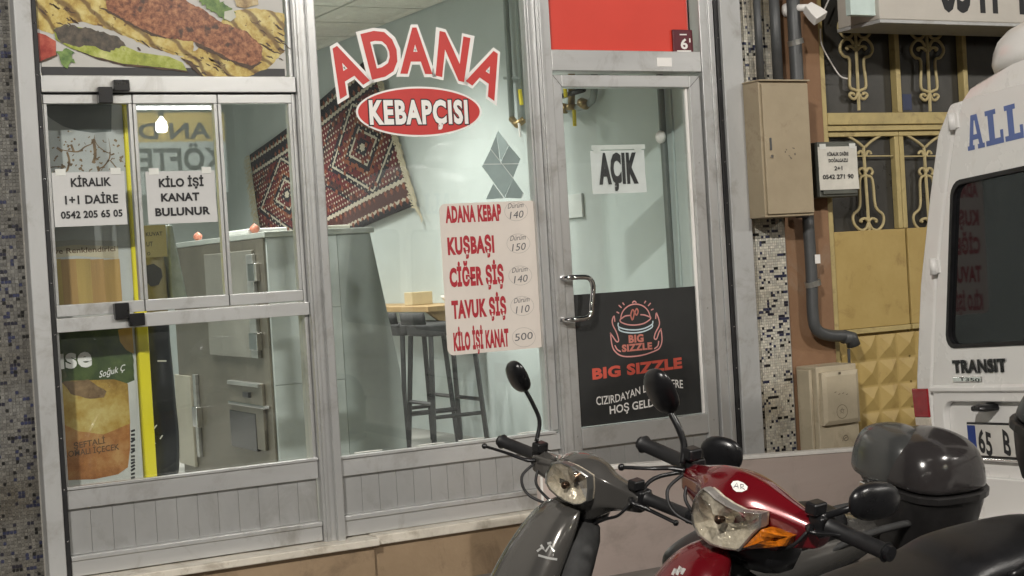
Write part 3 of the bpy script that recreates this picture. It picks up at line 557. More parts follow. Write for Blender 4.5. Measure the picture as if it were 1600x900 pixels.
FB('side_panel', DST, t, xs-.012, xs+.001, yg+.02, yl, ZF, zt-.03, bevel=.002)
def sd(name, m, p0, p1, dx=.03, bevel=.004, par=None):
    a = P(*p0, 0, xs-dx); b = P(*p1, 0, xs-dx); return FB(name, m, par or t, xs-dx, xs-.0125, min(a.y, b.y), max(a.y, b.y), min(a.z, b.z), max(a.z, b.z), bevel=bevel)
d1 = sd('oven_door', mat('steel_door', (.27, .26, .225), .35, .4, .15, 4), (318, 398), (402, 560)); sd('door_edge', STEEL, (383, 398), (403, 560), .034, par=d1)
sd('hinge', CHROME, (386, 412), (398, 440), .044, par=d1); sd('hinge', CHROME, (388, 520), (402, 548), .044, par=d1)
d2 = sd('oven_door', mat('steel_door2', (.40, .375, .30), .35, .3, .15, 4), (272, 585), (305, 730)); sd('door_edge', STEEL, (300, 585), (312, 715), .034, par=d2); sd('handle', CHROME, (299, 635), (308, 668), .05, par=d2)
d3 = sd('small_oven', DST, (355, 594), (415, 705)); sd('oven_window', mat('oven_glass', (.03, .03, .032), .12), (358, 640), (402, 706), .034, par=d3)
sd('control_strip', STEEL, (354, 594), (402, 606), .045, par=d3); sd('oven_handle', CHROME, (356, 626), (412, 640), .05, par=d3); sd('knob', BLKP, (378, 612), (388, 622), .045, par=d3)
for nm, px, lb in (('onion', 309, 'pinkish onion on the grill counter near the second pane'), ('onion', 398, 'pinkish onion on the grill counter beside the rug fringe')):
    a = P(px, 362 if px > 350 else 368, 0, xs+.06); MB().lathe([(.0, -.024), (.02, -.018), (.03, 0), (.021, .017), (.008, .023), (.003, .03)], (a.x, a.y, zt+.025), n=14).build(nm, mat('onion_skin', (.55, .20, .13), .4, 0, .15, 20), label=lb, cat='onion', sub=1)
FB('serving_tray', mat('white_tray', (.62, .63, .61), .4), None, xs+.03, xs+.25, yg+.35, yg+.75, zt+.001, zt+.03, bevel=.008, label='white shallow tray on the grill counter', cat='tray')
FB('cutting_board', mat('cream_board', (.6, .58, .5), .5), None, P(505, 355, 1, yg+.1).x, P(545, 355, 1, yg+.1).x, yg+.08, yg+.3, zt+.001, zt+.02, bevel=.005, label='cream cutting board on the grill counter below the rug', cat='board')

# --- sacks between cooler and grill
ys = .75
def sack(name, label, m, tl, br, dep, seed):
    a, b = P(*tl, 1, ys), P(*br, 1, ys); t = thing(name, label, 'sack', ((a.x+b.x)/2, ys, b.z)); rnd = random.Random(seed); rings = []; N = 16
    w_, h_ = (b.x-a.x)/2, a.z-b.z
    for k in range(9):
        f = k/8; s = .86+.14*sin(pi*min(1, f*1.15+.12)); ring = []
        for i in range(N):
            an = 2*pi*i/N; e = 3.
            cx_ = abs(cos(an))**(2/e)*math.copysign(1, cos(an)); cy_ = abs(sin(an))**(2/e)*math.copysign(1, sin(an))
            ring.append(V(((a.x+b.x)/2+cx_*w_*s+rnd.uniform(-.008, .008), ys+dep+cy_*dep*s+rnd.uniform(-.008, .008), b.z+h_*f)))
        rings.append(ring)
    MB().loft(rings).build('body', m, t, sub=2); return t
t = sack('dark_sack', 'tall dark navy plastic sack beside the yellow cooler edge', mat('navy_plastic', (.012, .015, .022), .3, 0, .3, 6, bump=.7, bscale=9), (222, 486), (292, 756), .13, 1)
mb = MB()
for s in ([(236, 676), (245, 664)], [(250, 686), (254, 680)], [(240, 695), (243, 692)], [(246, 564), (260, 564)]): ribbon(mb, fpx(s, ys-.012), .006, (0, 1, 0))
mb.build('painted_glint', WVIN, t)  # white strips painted on as glints of the plastic
t = sack('kraft_sack', 'olive printed kraft sack standing on the dark sack', mat('kraft_olive', (.20, .165, .07), .55, 0, .15, 5, bump=.4, bscale=20), (222, 350), (272, 509), .12, 2)
FB('paper_label', mat('sack_paper', (.26, .22, .09), .6), t, P(226, 400, 1, ys-.02).x, P(262, 400, 1, ys-.02).x, ys-.016, ys-.012, P(240, 402, 1, ys).z, P(240, 352, 1, ys).z, bevel=0)
mb = MB(); ftext(mb, 'KUVAT', ys-.017, 228, 369, 254, 6, .01); ftext(mb, 'UT', ys-.017, 229, 385, 239, 7, .01); ftext(mb, 'O', ys-.017, 230, 399, 235, 5, .01); mb.build('print', INK, t)
MB().add(fpx([(228, 415), (240, 412), (252, 420), (254, 432), (248, 445), (236, 448), (228, 440)], ys-.014), [tuple(range(7))]).build('black_mark', INK, t)
# clear plastic bag beside it
q = fpx([(262, 350), (270, 352), (280, 400), (296, 476), (268, 478)], ys+.02)
MB().prism(q, (0, .12, 0)).build('plastic_bag', mat('hazy_plastic', (.30, .34, .32), .25, 0, .2, 12, bump=.6, bscale=25), label='hazy grey plastic bag hanging beside the kraft sack', cat='bag', bevel=.01)

# --- rug on the right wall
XW = XR-.02
q = xpx([(392, 242), (580, 86), (647, 322), (418, 418)], XW)
t = thing('wall_rug', 'dark red patterned kilim rug with fringes hung on the shop wall', 'rug', (XW, (q[0].y+q[1].y)/2, q[3].z))
NX, NY = 40, 16; g = []; uv = []
for j in range(NY+1):
    for i in range(NX+1):
        u, v = i/NX, j/NY; p = (q[3]*(1-u)+q[2]*u)*(1-v)+(q[0]*(1-u)+q[1]*u)*v
        p = p+V((-.012*sin(u*9+v*2)*(.3+.7*(1-v))-.005, 0, -.03*sin(pi*u)*v)); g.append(p); uv.append((u, v))
o = MB().add(g, [(j*(NX+1)+i, j*(NX+1)+i+1, (j+1)*(NX+1)+i+1, (j+1)*(NX+1)+i) for j in range(NY) for i in range(NX)]).build('weave', None, t, smooth=True, solid=.008)
ul = o.data.uv_layers.new(name='UVMap')
for lp in o.data.loops: ul.data[lp.index].uv = uv[lp.vertex_index]
m = bpy.data.materials.new('kilim'); m.use_nodes = True; n = m.node_tree.nodes; l = m.node_tree.links; o.data.materials.append(m)
def mth(op, a_, b_=None, c_=None):
    x = n.new('ShaderNodeMath'); x.operation = op
    for k, v in enumerate((a_, b_, c_)):
        if v is None: continue
        if isinstance(v, (int, float)): x.inputs[k].default_value = v
        else: l.new(v, x.inputs[k])
    return x.outputs[0]
uvn = n.new('ShaderNodeUVMap'); uvn.uv_map = 'UVMap'; sx = n.new('ShaderNodeSeparateXYZ'); l.new(uvn.outputs[0], sx.inputs[0]); U_, V_ = sx.outputs[0], sx.outputs[1]
def ramp(fac, stops):
    r_ = n.new('ShaderNodeValToRGB'); r_.color_ramp.interpolation = 'CONSTANT'; e = r_.color_ramp.elements
    while len(e) < len(stops): e.new(.5)
    for k, (p_, c_) in enumerate(stops): e[k].position = p_; e[k].color = (*c_, 1)
    l.new(fac, r_.inputs[0]); return r_.outputs[0]
def mixc(f, a_, b_):
    x = n.new('ShaderNodeMix'); x.data_type = 'RGBA'; l.new(f, x.inputs[0])
    for k, v in ((6, a_), (7, b_)):
        if isinstance(v, tuple): x.inputs[k].default_value = (*v, 1)
        else: l.new(v, x.inputs[k])
    return x.outputs[2]
RD, NV, CRM, BR, OR = (.105, .014, .016), (.010, .010, .018), (.46, .42, .33), (.06, .018, .016), (.20, .06, .03)
du = mth('ABSOLUTE', mth('SUBTRACT', mth('FRACT', mth('MULTIPLY_ADD', U_, 1.75, .06)), .5)); dv = mth('ABSOLUTE', mth('SUBTRACT', V_, .5))
dd = mth('ADD', mth('MULTIPLY', du, .95), mth('MULTIPLY', dv, 1.15)); dd = mth('DIVIDE', mth('FLOOR', mth('MULTIPLY', dd, 90.)), 90.)
base = ramp(dd, [(0, CRM), (.03, NV), (.07, RD), (.13, CRM), (.15, NV), (.19, OR), (.235, RD), (.31, NV), (.335, CRM), (.36, NV), (.41, RD), (.50, BR), (.56, NV), (.59, RD)])
def dots(su, sv, th, ph=0.):
    a_ = mth('ABSOLUTE', mth('SUBTRACT', mth('FRACT', mth('MULTIPLY_ADD', U_, su, ph)), .5)); b_ = mth('ABSOLUTE', mth('SUBTRACT', mth('FRACT', mth('MULTIPLY', V_, sv)), .5))
    return mth('LESS_THAN', mth('ADD', a_, b_), th)
nzr = n.new('ShaderNodeTexNoise'); nzr.inputs['Scale'].default_value = 9; l.new(uvn.outputs[0], nzr.inputs['Vector'])
msk = mth('MULTIPLY', dots(56, 26, .27), mth('GREATER_THAN', nzr.outputs[0], .47)); base = mixc(msk, base, CRM)
msk2 = mth('MULTIPLY', dots(40, 19, .30, .37), mth('LESS_THAN', nzr.outputs[0], .46)); base = mixc(msk2, base, NV)
msk3 = mth('MULTIPLY', dots(24, 11, .24, .2), mth('LESS_THAN', nzr.outputs[0], .52)); base = mixc(msk3, base, OR)
zig = mth('ABSOLUTE', mth('SUBTRACT', mth('FRACT', mth('MULTIPLY', U_, 44.)), .5)); vb = mth('ADD', V_, mth('MULTIPLY', zig, .022))
bord = ramp(vb, [(0, NV), (.05, CRM), (.07, BR), (.16, CRM), (.185, NV), (.21, RD), (.80, NV), (.825, CRM), (.85, NV), (.93, CRM), (.955, NV)])
inb = mth('GREATER_THAN', dv, .31); mot = dots(30, 11, .28); bord2 = mixc(mth('MULTIPLY', mot, mth('GREATER_THAN', nzr.outputs[0], .4)), bord, OR)
base = mixc(inb, base, bord2)
b = n['Principled BSDF']; b.inputs['Roughness'].default_value = .95; l.new(base, b.inputs['Base Color'])
wv = n.new('ShaderNodeTexNoise'); wv.inputs['Scale'].default_value = 160; bp = n.new('ShaderNodeBump'); bp.inputs['Strength'].default_value = .6; bp.inputs['Distance'].default_value = .004; l.new(wv.outputs[0], bp.inputs['Height']); l.new(bp.outputs[0], b.inputs['Normal'])
mb = MB(); rnd = random.Random(3)
for e0, e1, s in ((q[3], q[0], 1), (q[2], q[1], -1)):
    for k in range(150):
        f = k/149; p = e0.lerp(e1, f); L_ = rnd.uniform(.10, .17)
        pts = [p+V((-.012-.01*rnd.random(), s*L_*x, -L_*x*(.25+.5*x)*(1. if s < 0 else .5)+rnd.uniform(-.012, .012))) for x in (0, .35, .7, 1)]
        ribbon(mb, pts, rnd.uniform(.006, .011), (1, 0, 0))
mb.build('fringe', mat('fringe_cotton', (.50, .45, .32), .9, 0, .2, 30), t, kind='stuff')

# --- bar shelf on the right wall, stools, napkin box and bowl
t = thing('bar_shelf', 'light wooden bar shelf fixed to the mint wall', 'shelf', (4.45, 3.4, 1.15))
WOOD = mat('light_wood', (.42, .28, .13), .5, 0, .2, 3, stretch=(8, 1, 8))
q0, q1 = P(596, 487, 0, 4.2), P(700, 480, 0, 4.3)
zs = 1.23; FB('top', WOOD, t, 4.22, XR-.002, 2.55, 4.3, zs-.035, zs, bevel=.003)
MB().prism([(4.24, 2.6, zs-.036), (XR-.002, 2.6, zs-.036), (XR-.002, 2.6, zs-.32)], (0, .03, 0)).build('bracket', WOOD, t)
MB().prism([(4.24, 4.2, zs-.036), (XR-.002, 4.2, zs-.036), (XR-.002, 4.2, zs-.32)], (0, .03, 0)).build('bracket', WOOD, t)
a = P(658, 466, 1, 3.1); FB('napkin_box', mat('cardboard_tan', (.52, .43, .26), .7), None, a.x-.09, a.x+.06, 3.05, 3.17, zs+.001, zs+.085, bevel=.004, label='small tan napkin box on the bar shelf', cat='box')
MB().lathe([(.03, 0), (.035, .005), (.05, .03), (.062, .05), (.058, .05), (.045, .03), (.0, .012)], (a.x+.16, 3.0, zs+.001), n=20).build('bowl', WVIN, smooth=True, label='small white bowl beside the napkin box', cat='bowl')
def stool(loc, label):
    t = thing('bar_stool', label, 'stool', loc, group='black bar stools at the wall shelf'); x, y, z = loc
    MB().prism(rrect(-.17, .17, -.17, .17, .05, lambda a_, b_: V((x+a_, y+b_, z+.70))), (0, 0, .075)).build('seat', BLKM, t, bevel=.02)
    MB().loft([[V((x-.17+.0, y+.15*cos(a_), z+h_)) +V((-.05*sin(a_)+o_, 0, 0)) for a_ in [pi*k/8 for k in range(9)]] for h_, o_ in ((.775, 0), (.845, -.01))], caps=False, closed=False).build('shade_strip', BLKM, t, smooth=True, solid=.018)  # low dark strip standing in for the shade under the shelf
    LG = mat('stool_leg_grey', (.035, .036, .037), .4, .3)
    for sx_ in (-1, 1):
        for sy in (-1, 1): MB().tube([(x+sx_*.14, y+sy*.14, z+.70), (x+sx_*.18, y+sy*.18, z)], .017, 4).build('leg', LG, t)
    for h_, s in ((.22, .166), (.30, .162)):
        for sg in (-1, 1):
            MB().tube([(x-s, y+sg*s, z+h_), (x+s, y+sg*s, z+h_)] if h_ < .25 else [(x+sg*s, y-s, z+h_), (x+sg*s, y+s, z+h_)], .012, 4).build('footrest', LG, t)
    return t
a = P(648, 560, 0, 4.2); b = P(692, 560, 0, 4.2)
stool((4.2, a.y, ZF), 'black bar stool half hidden by the counter, farther from the door')
stool((4.2, b.y, ZF), 'black bar stool under the bar shelf, nearer the door')
# --- wall pipes, valves, switch, cable trunking
PIPE = mat('grey_pipe', (.26, .30, .285), .4, .1, .1, 8); BRASS = mat('brass_valve', (.30, .22, .10), .35, .8); YEL = mat('yellow_lever', (.75, .62, .03), .4)
def wx(px, py, off): return P(px, py, 0, XR-off)
t = thing('gas_pipe', 'pair of grey gas pipes with yellow valve on the wall above the price list', 'pipe', wx(805, 190, .04))
for px0, px1, y1 in ((790, 800, 186), (810, 818, 186)):
    MB().tube([wx(px0-2, -60, .04), wx(px0, 0, .04), wx(px1, y1, .04)], .018, 10).build('riser', PIPE, t, smooth=True)
MB().tube([wx(800, 186, .04), wx(808, 195, .05), wx(820, 186, .04)], .022, 10).build('elbow', BRASS, t, smooth=True)
MB().tube([wx(811, 192, .06), wx(813, 214, .06)], .008, 8).build('drop', WVIN, t); MB().tube([wx(812, 140, .07), wx(815, 164, .07)], .013, 6).build('valve_lever', YEL, t); MB().tube([wx(788, 122, .03), wx(822, 122, .03)], .01, 6).build('clamp', PIPE, t)
t = thing('gas_meter_valves', 'cluster of gas pipes and yellow valves seen through the top of the door', 'valves', wx(900, 170, .05))
MB().tube(smoothpath([wx(868, 166, .06), wx(885, 170, .06), wx(905, 168, .06), wx(922, 160, .06), wx(928, 145, .06), wx(928, 90, .06)], 4), .02, 10).build('pipe', PIPE, t, smooth=True)
MB().tube([wx(893, 90, .07), wx(893, 172, .07)], .02, 10).build('pipe', BRASS, t, smooth=True); MB().tube([wx(880, 150, .08), wx(912, 140, .08)], .016, 8).build('pipe', BLKP, t, smooth=True)
for p0, p1, r_ in (((893, 163), (893, 172), .03), ((908, 160), (916, 164), .028), ((876, 168), (884, 170), .028)): MB().tube([wx(*p0, .08), wx(*p1, .08)], r_, 10).build('coupling', BRASS, t, smooth=True)
MB().tube([wx(897, 172, .11), wx(898, 197, .11)], .012, 6).build('valve_lever', YEL, t); MB().tube([wx(882, 130, .11), wx(884, 152, .11)], .012, 6).build('valve_lever', YEL, t)
t = thing('cable_trunking', 'dark vertical pipe with a small fitting on the wall inside the door', 'pipe', wx(1040, 420, .03))
MB().tube([wx(1026, 60, .04), wx(1032, 140, .04), wx(1052, 470, .04), wx(1062, 660, .04)], .018, 10).build('riser', mat('dark_pipe', (.13, .15, .14), .45), t, smooth=True)
MB().lathe([(.0, 0), (.03, .004), (.034, .02), (.02, .035), (.0, .04)], wx(1036, 214, .05), (-1, 0, 0), 14).build('fitting', WVIN, t, smooth=True)
a, b = wx(885, 305, .0), wx(914, 339, .0); FB('wall_notice', mat('framed_white', (.62, .66, .64), .5), None, XR-.016, XR-.002, min(a.y, b.y), max(a.y, b.y), b.z, a.z, bevel=.003, label='small framed white card on the wall inside the door', cat='card')
FB('pale_wall_area', mat('mint_pale', (.50, .57, .55), .6, 0, .05, 2), None, XR-.012, XR-.001, .38, P(935, 200, 0, XR).y, ZF, ZC-.05, bevel=.002, label='paler mint area of the wall inside the door', cat='wall panel')  # thin sheet that makes this stretch of wall paler
# --- ceiling tube lamps that light the shop
LAMPE = mat('lamp_white', (1, .97, .9), .5, emit=9.)
for k, (x, y) in enumerate(((2.0, 1.3), (3.5, 2.5), (3.5, 5.2), (1.9, 4.2))):
    t = thing('ceiling_lamp', 'ceiling lamp, %s' % ('in front of the grill counter', 'over the bar stools', 'by the rug at the back', 'over the rear left floor')[k], 'lamp', (x, y, ZC), group='shop ceiling lamps')
    FB('housing', WVIN, t, x-.3, x+.3, y-.07, y+.07, ZC-.05, ZC-.001, bevel=.005); FB('tube', LAMPE, t, x-.28, x+.28, y-.05, y+.05, ZC-.06, ZC-.051, bevel=0)
    ld = bpy.data.lights.new('tube_light', 'AREA'); ld.shape = 'RECTANGLE'; ld.size = .56; ld.size_y = .12; ld.energy = 36; ld.spread = R(135); ld.color = (1, .97, .9)
    lo = bpy.data.objects.new('tube_light', ld); col.objects.link(lo); lo.parent = t; lo.location = (0, 0, -.07)

# ================================================================ NEIGHBOURING ENTRANCE
YD = .1
BRN = mat('brown_wall_paint', (.21, .115, .062), .75, 0, .15, 4, rgb2=(.27, .155, .085), bump=.4, bscale=50, grime=((.30, .24, .18), .5, 4., .56))
MB().box(4.997, 5.30, .03, .35, PAVE, 3.3).build('entrance_wall', BRN, label='brown painted wall strip carrying pipes beside the yellow door', cat='wall')
MB().box(4.997, 12, -.02, .35, 3.302, 7.5).build('upper_wall', mat('ochre_render', (.34, .25, .15), .8, bump=.2), label='ochre wall above the yellow entrance door', cat='wall')
MB().box(7.0, 12, -.02, .35, PAVE, 3.298).build('side_wall', MATS['ochre_render'], label='ochre wall right of the yellow entrance door behind the van', cat='wall')
YM = mat('yellow_door_paint', (.40, .285, .095), .5, 0, .14, 5, rgb2=(.47, .345, .13), bump=.15, bscale=50, grime=((.20, .11, .04), .55, 6., .56)); YF = mat('yellow_frame_paint', (.45, .36, .16), .5, 0, .15, 8, bump=.15, bscale=60, grime=((.16, .10, .05), .6, 9., .55)); YS = mat('scroll_paint', (.46, .38, .20), .55, 0, .15, 20)
DGL = mat('dark_door_glass', (.045, .043, .038), .3, 0, .3, 5)
t = thing('entrance_door', 'yellow metal double door with wrought scrolls and pyramid panels', 'door', (6.0, YD, PAVE))
def dz(px, py): return P(px, py, 1, YD).z
def dx(px, py): return P(px, py, 1, YD).x
xl, xr = 5.302, 6.95; zr0, zr1 = dz(1300, 206), dz(1300, 178)
FB('jamb', YF, t, xl, xl+.045, YD-.05, YD+.08, PAVE, 3.3); FB('jamb', YF, t, xr-.05, xr, YD-.05, YD+.08, PAVE, 3.3)
FB('transom_rail', YF, t, xl+.046, xr-.051, YD-.055, YD+.05, zr0+.03, zr1, bevel=.005); FB('transom_lip', YF, t, xl+.046, xr-.051, YD-.04, YD+.05, zr0, zr0+.0295)
FB('dark_glass', DGL, t, xl+.046, xr-.051, YD+.02, YD+.026, zr1+.001, 3.29, bevel=0)
for px in (1397, 1502): x = dx(px, 100); FB('transom_mullion', YF, t, x-.016, x+.016, YD-.03, YD+.019, zr1+.001, 3.29, bevel=.005)
x = xl+.052; FB('transom_side', YF, t, x-.005, x+.012, YD-.02, YD+.019, zr1+.001, 3.29)
# leaves
zp0, zp1 = dz(1320, 515), dz(1320, 362)
xm = dx(1404, 280); FB('leaf_glass', DGL, t, xl+.046, xr-.051, YD+.02, YD+.026, zp1, zr0-.001, bevel=0)
for xa, xb in ((xl+.047, xl+.075), (xm-.032, xm-.002), (xm+.002, xm+.032), (xr-.08, xr-.0515)): FB('leaf_stile', YF, t, xa, xb, YD-.02, YD+.019, zp1+.002, zr0-.03, bevel=.004)
for xa, xb in ((xl+.047, xm-.001), (xm+.001, xr-.0515)):
    FB('leaf_top', YF, t, xa, xb, YD-.022, YD+.019, zr0-.029, zr0-.001, bevel=.004)
    FB('kick_plate', YM, t, xa+.012, xb-.0, YD-.03, YD+.03, zp0, zp1, bevel=.004); FB('lower_rail', YF, t, xa+.012, xb, YD-.035, YD+.03, zp0-.028, zp0-.001, bevel=.004)
    FB('lower_sheet', YM, t, xa+.012, xb, YD-.005, YD+.03, PAVE+.02, zp0-.029, bevel=0)
px0 = dx(1340, 560); s = dx(1371, 560)-px0; zz = zp0-.035
pyr = None
for r_ in range(7):
    for c_ in range(13):
        x, z = px0-s*1+c_*s, zz-(r_+1)*s
        if x < xl+.06 or x+s > xr-.06 or z < PAVE+.02: continue
        h = s*.94; mid = (x+s/2, YD-.03, z+s/2)
        MB().add([(x+.003, YD-.0055, z+.003), (x+h, YD-.0055, z+.003), (x+h, YD-.0055, z+h), (x+.003, YD-.0055, z+h), mid], [(0, 1, 4), (1, 2, 4), (2, 3, 4), (3, 0, 4), (3, 2, 1, 0)]).build('pyramid', YM, t)
def scroll(o, paths, mirror, shift=(0, 0), par=None, m=YS, rad=.0085):
    for pth in paths:
        for sgn in (0, 1):
            pts = [((2*(mirror[0]+mirror[1]*y)-x) if sgn else x, y) for x, y in pth]
            MB().tube(smoothpath([P(o[0]+(x+shift[0])/o[2], o[1]+(y+shift[1])/o[2], 1, YD-.012) for x, y in pts], 4), rad, 6).build('scroll', m, t, smooth=True)
oT = (1270, 0, 4.09)
half = [[(215, -120), (215, 90), (170, 140), (165, 190), (200, 235), (240, 235), (262, 200), (268, 170)], [(268, 188), (250, 170), (225, 165), (207, 178), (222, 188)], [(262, 290), (240, 255), (205, 252), (178, 285), (175, 325), (200, 360), (235, 385), (235, 545), (262, 572), (286, 582)], [(268, 318), (250, 300), (230, 297), (214, 305), (225, 315)], [(288, 590), (275, 625), (255, 632), (235, 612), (240, 597), (258, 597), (264, 608)]]
for sh in ((0, 0), (455, 8)):
    scroll(oT, half, (262, .047), sh); MB().tube([P(oT[0]+(x+sh[0])/oT[2], oT[1]+(y+sh[1])/oT[2], 1, YD-.012) for x, y in ((258, -100), (295, 705))], .009, 6).build('scroll_bar', YS, t)
oL = (1270, 180, 4.5)
half = [[(368, 425), (330, 455), (330, 640), (285, 700), (290, 760), (330, 805), (370, 800), (388, 765), (394, 740)], [(394, 752), (372, 728), (348, 730), (333, 744), (346, 750)], [(368, 425), (385, 425)], [(366, 400), (352, 375), (332, 378), (322, 400), (335, 420)], [(358, 290), (340, 255), (322, 262), (320, 275)], [(355, 225), (300, 180), (205, 125)]]
for sh in ((0, 0), (425, 0)):
    scroll(oL, half, (347, .06), sh, rad=.008); MB().tube([P(oL[0]+(x+sh[0])/oL[2], oL[1]+y/oL[2], 1, YD-.012) for x, y in ((355, 220), (396, 815))], .009, 6).build('scroll_bar', YS, t)
    MB().tube([P(oL[0]+(x+sh[0])/oL[2], oL[1]+y/oL[2], 1, YD-.014) for x, y in ((170, 290), (560, 286))], .004, 6).build('cross_bar', YS, t)
a, b = P(1409, 147, 1, YD+.018), P(1425, 172, 1, YD+.018); FB('blue_sticker', mat('sticker_blue', (.03, .04, .09), .5), t, a.x, b.x, YD+.017, YD+.0195, b.z, a.z, bevel=0)

# pipes on the brown wall
DPI = mat('grey_drain_pipe', (.075, .078, .08), .45, .1, .2, 10)
def yb_(px, py, y=-.04): return P(px, py, 1, y)
t = thing('drain_pipe', 'thick dark grey pipe on the brown wall bending toward the yellow door', 'pipe', yb_(1262, 500))
MB().tube([yb_(1236, -60), yb_(1241, 40), yb_(1246, 135), yb_(1254, 340)], .034, 14).build('upper_run', DPI, t, smooth=True)
MB().tube(smoothpath([yb_(1262, 335), yb_(1268, 430), yb_(1270, 490), yb_(1276, 515), yb_(1295, 524), yb_(1318, 525), yb_(1330, 528)], 4), .030, 14).build('lower_run', DPI, t, smooth=True)
MB().tube([yb_(1318, 526), yb_(1330, 528), yb_(1334, 540)], .036, 12).build('elbow', DPI, t, smooth=True)
for px, py in ((1243, 66), (1270, 443)): MB().tube([yb_(px-1, py-4), yb_(px+1, py+4)], .041, 14).build('clamp', STEEL, t)
MB().tube([yb_(1326, 545), yb_(1327, 572)], .008, 6).build('thin_drop', DPI, t); FB('pipe_label', WVIN, t, yb_(1266, 400).x, yb_(1274, 400).x, -.0765, -.074, yb_(1270, 412).z, yb_(1270, 398).z, bevel=0)
for nm, pa, pb, lb in (('conduit', (1180, -40), (1189, 130), 'thin dark conduit entering the meter cabinet, nearer the door'), ('conduit', (1207, -40), (1216, 128), 'dark conduit entering the meter cabinet, nearer the yellow door')):
    MB().tube([yb_(*pa, -.06), yb_(*pb, -.06)], .019 if pa[0] < 1200 else .026, 12).build(nm, DPI, label=lb, cat='pipe', smooth=True, group='conduits above the cabinet')
# meter cabinet
CAB = mat('beige_cabinet', (.33, .27, .18), .55, .1, .14, 5, rgb2=(.40, .33, .225), bump=.1, bscale=60, grime=((.15, .10, .06), .6, 5., .57))
xa = P(1151, 230, 1, 0).x; yf = P(1191, 230, 0, xa).y; xb = P(1273, 330, 1, yf).x; z0, z1 = P(1195, 340, 1, yf).z, P(1195, 127, 1, yf).z
t = thing('meter_cabinet', 'beige metal meter cabinet hung on the mosaic pilaster', 'cabinet', ((xa+xb)/2, yf/2, z0))
FB('body', CAB, t, xa, xb, yf+.006, -.004, z0, z1, bevel=.004); dr = FB('door', CAB, t, xa+.012, xb-.006, yf-.006, yf+.0055, z0+.014, z1-.012, bevel=.003)
a = P(1204, 225, 1, yf-.006); FB('lock_plate', DPI, dr, a.x-.006, a.x+.006, yf-.010, yf-.0062, a.z-.03, a.z+.03); MB().lathe([(.008, 0), (.008, .008)], (a.x, yf-.006, a.z-.06), (0, -1, 0), 10).build('lock_knob', CHROME, dr)
FB('rain_lip', CAB, t, xa-.004, xb+.004, yf-.012, -.004, z1+.0005, z1+.008, bevel=.002)
mb = MB()
for k in range(9): x, y = random.uniform(1225, 1245), random.uniform(230, 248); q = P(x, y, 1, yf-.0066); mb.prism(jag([q+V((r_*cos(a_), 0, r_*sin(a_))) for r_ in (random.uniform(.002, .007),) for a_ in (0, 1.2, 2.4, 3.8, 5)], .001, 1), (0, -.0003, 0))
mb.build('paint_chips', mat('bare_metal', (.15, .12, .09), .6), dr, kind='stuff')
# small meter window box with paper
y2 = -.10; a, b = P(1277, 222, 1, y2), P(1341, 306, 1, y2); 
t = thing('gas_meter_box', 'small grey-green box with a crumpled rental paper beside the yellow door', 'meter box', (a.x, y2, b.z))
GB = mat('box_grey_green', (.10, .105, .09), .5, .1, .2, 10)
FB('case', GB, t, a.x, b.x, y2, .028, b.z, a.z, bevel=.006); FB('cover', GB, t, a.x+.015, b.x-.01, y2-.012, y2-.001, b.z+.012, a.z-.012, bevel=.005)
t = notice('rental_paper', 'crumpled white rental paper with phone number on the small meter box', y2-.016, (1277.5, 229.5), (1342, 295), [('KİRALIK DAİRE', 1293, 243.5, 1326, 5), ('DOĞALGAZLI', 1295, 253.5, 1325, 5), ('2+1', 1304, 266, 1316.5, 6), ('0542 271 90', 1286, 280, 1334, 6.5)], mat('crumpled_paper', (.62, .60, .54), .8, 0, .12, 9, bump=.9, bscale=14), off=.03)
# lower boxes
y3 = -.13; xa = P(1247, 640, 1, 0).x; a, b = P(1275, 574, 1, y3), P(1345, 706, 1, y3)
CR_ = mat('cream_cabinet', (.46, .40, .29), .55, 0, .12, 6, bump=.1, bscale=60, grime=((.2, .15, .09), .55, 7., .55))
t = thing('electric_box', 'cream electric box with raised lid on the wall below the drain pipe', 'electric box', (a.x, y3, PAVE))
FB('case', CR_, t, a.x, b.x, y3, .028, P(1280, 716, 1, y3).z, a.z, bevel=.006)
FB('back_box', CR_, t, xa, a.x-.002, -.10, -.004, P(1280, 716, 1, y3).z, P(1252, 580, 1, -.1).z, bevel=.005)
lx0, lx1, lz0, lz1 = P(1283, 660, 1, y3).x, P(1340, 660, 1, y3).x, P(1310, 662, 1, y3).z, P(1310, 579, 1, y3).z
MB().loft([[V((x, y, z)) for x, z in ((lx0-i, lz0-i), (lx1+i, lz0-i), (lx1+i, lz1+i), (lx0-i, lz1+i))] for y, i in ((y3-.0005, 0), (y3-.022, -.001), (y3-.032, -.022))]).build('lid', CR_, t)
mb = MB(); c = P(1316, 643, 1, y3-.0328); ribbon(mb, [c+V((.034*cos(k*pi/12), 0, .034*sin(k*pi/12))) for k in range(24)], .0025, (0, 1, 0), True); ribbon(mb, smoothpath([c+V((x*.01, 0, y*.01)) for x, y in ((-1, -1), (0, 2), (1, -1), (-1.5, .8), (1.5, .8))], 3), .002, (0, 1, 0))
for k in range(4): c2_ = P(1304+k*6, 616+random.uniform(-6, 2), 1, y3-.0328); ribbon(MB(), [c2_, c2_+V((.012, 0, .004))], .003, (0, 1, 0)).build('scribble', mat('box_scribble', (.12, .10, .07), .7), t)
c2_ = P(1312, 583, 1, y3-.0328); mb.build('stamp_ring', mat('box_scribble', (.12, .10, .07), .7), t); mb = MB(); ribbon(mb, [c2_+V((-.008, 0, .0)), c2_+V((.008, 0, 0))], .012, (0, 1, 0)); mb.build('keyhole_mark', MATS['box_scribble'], t)
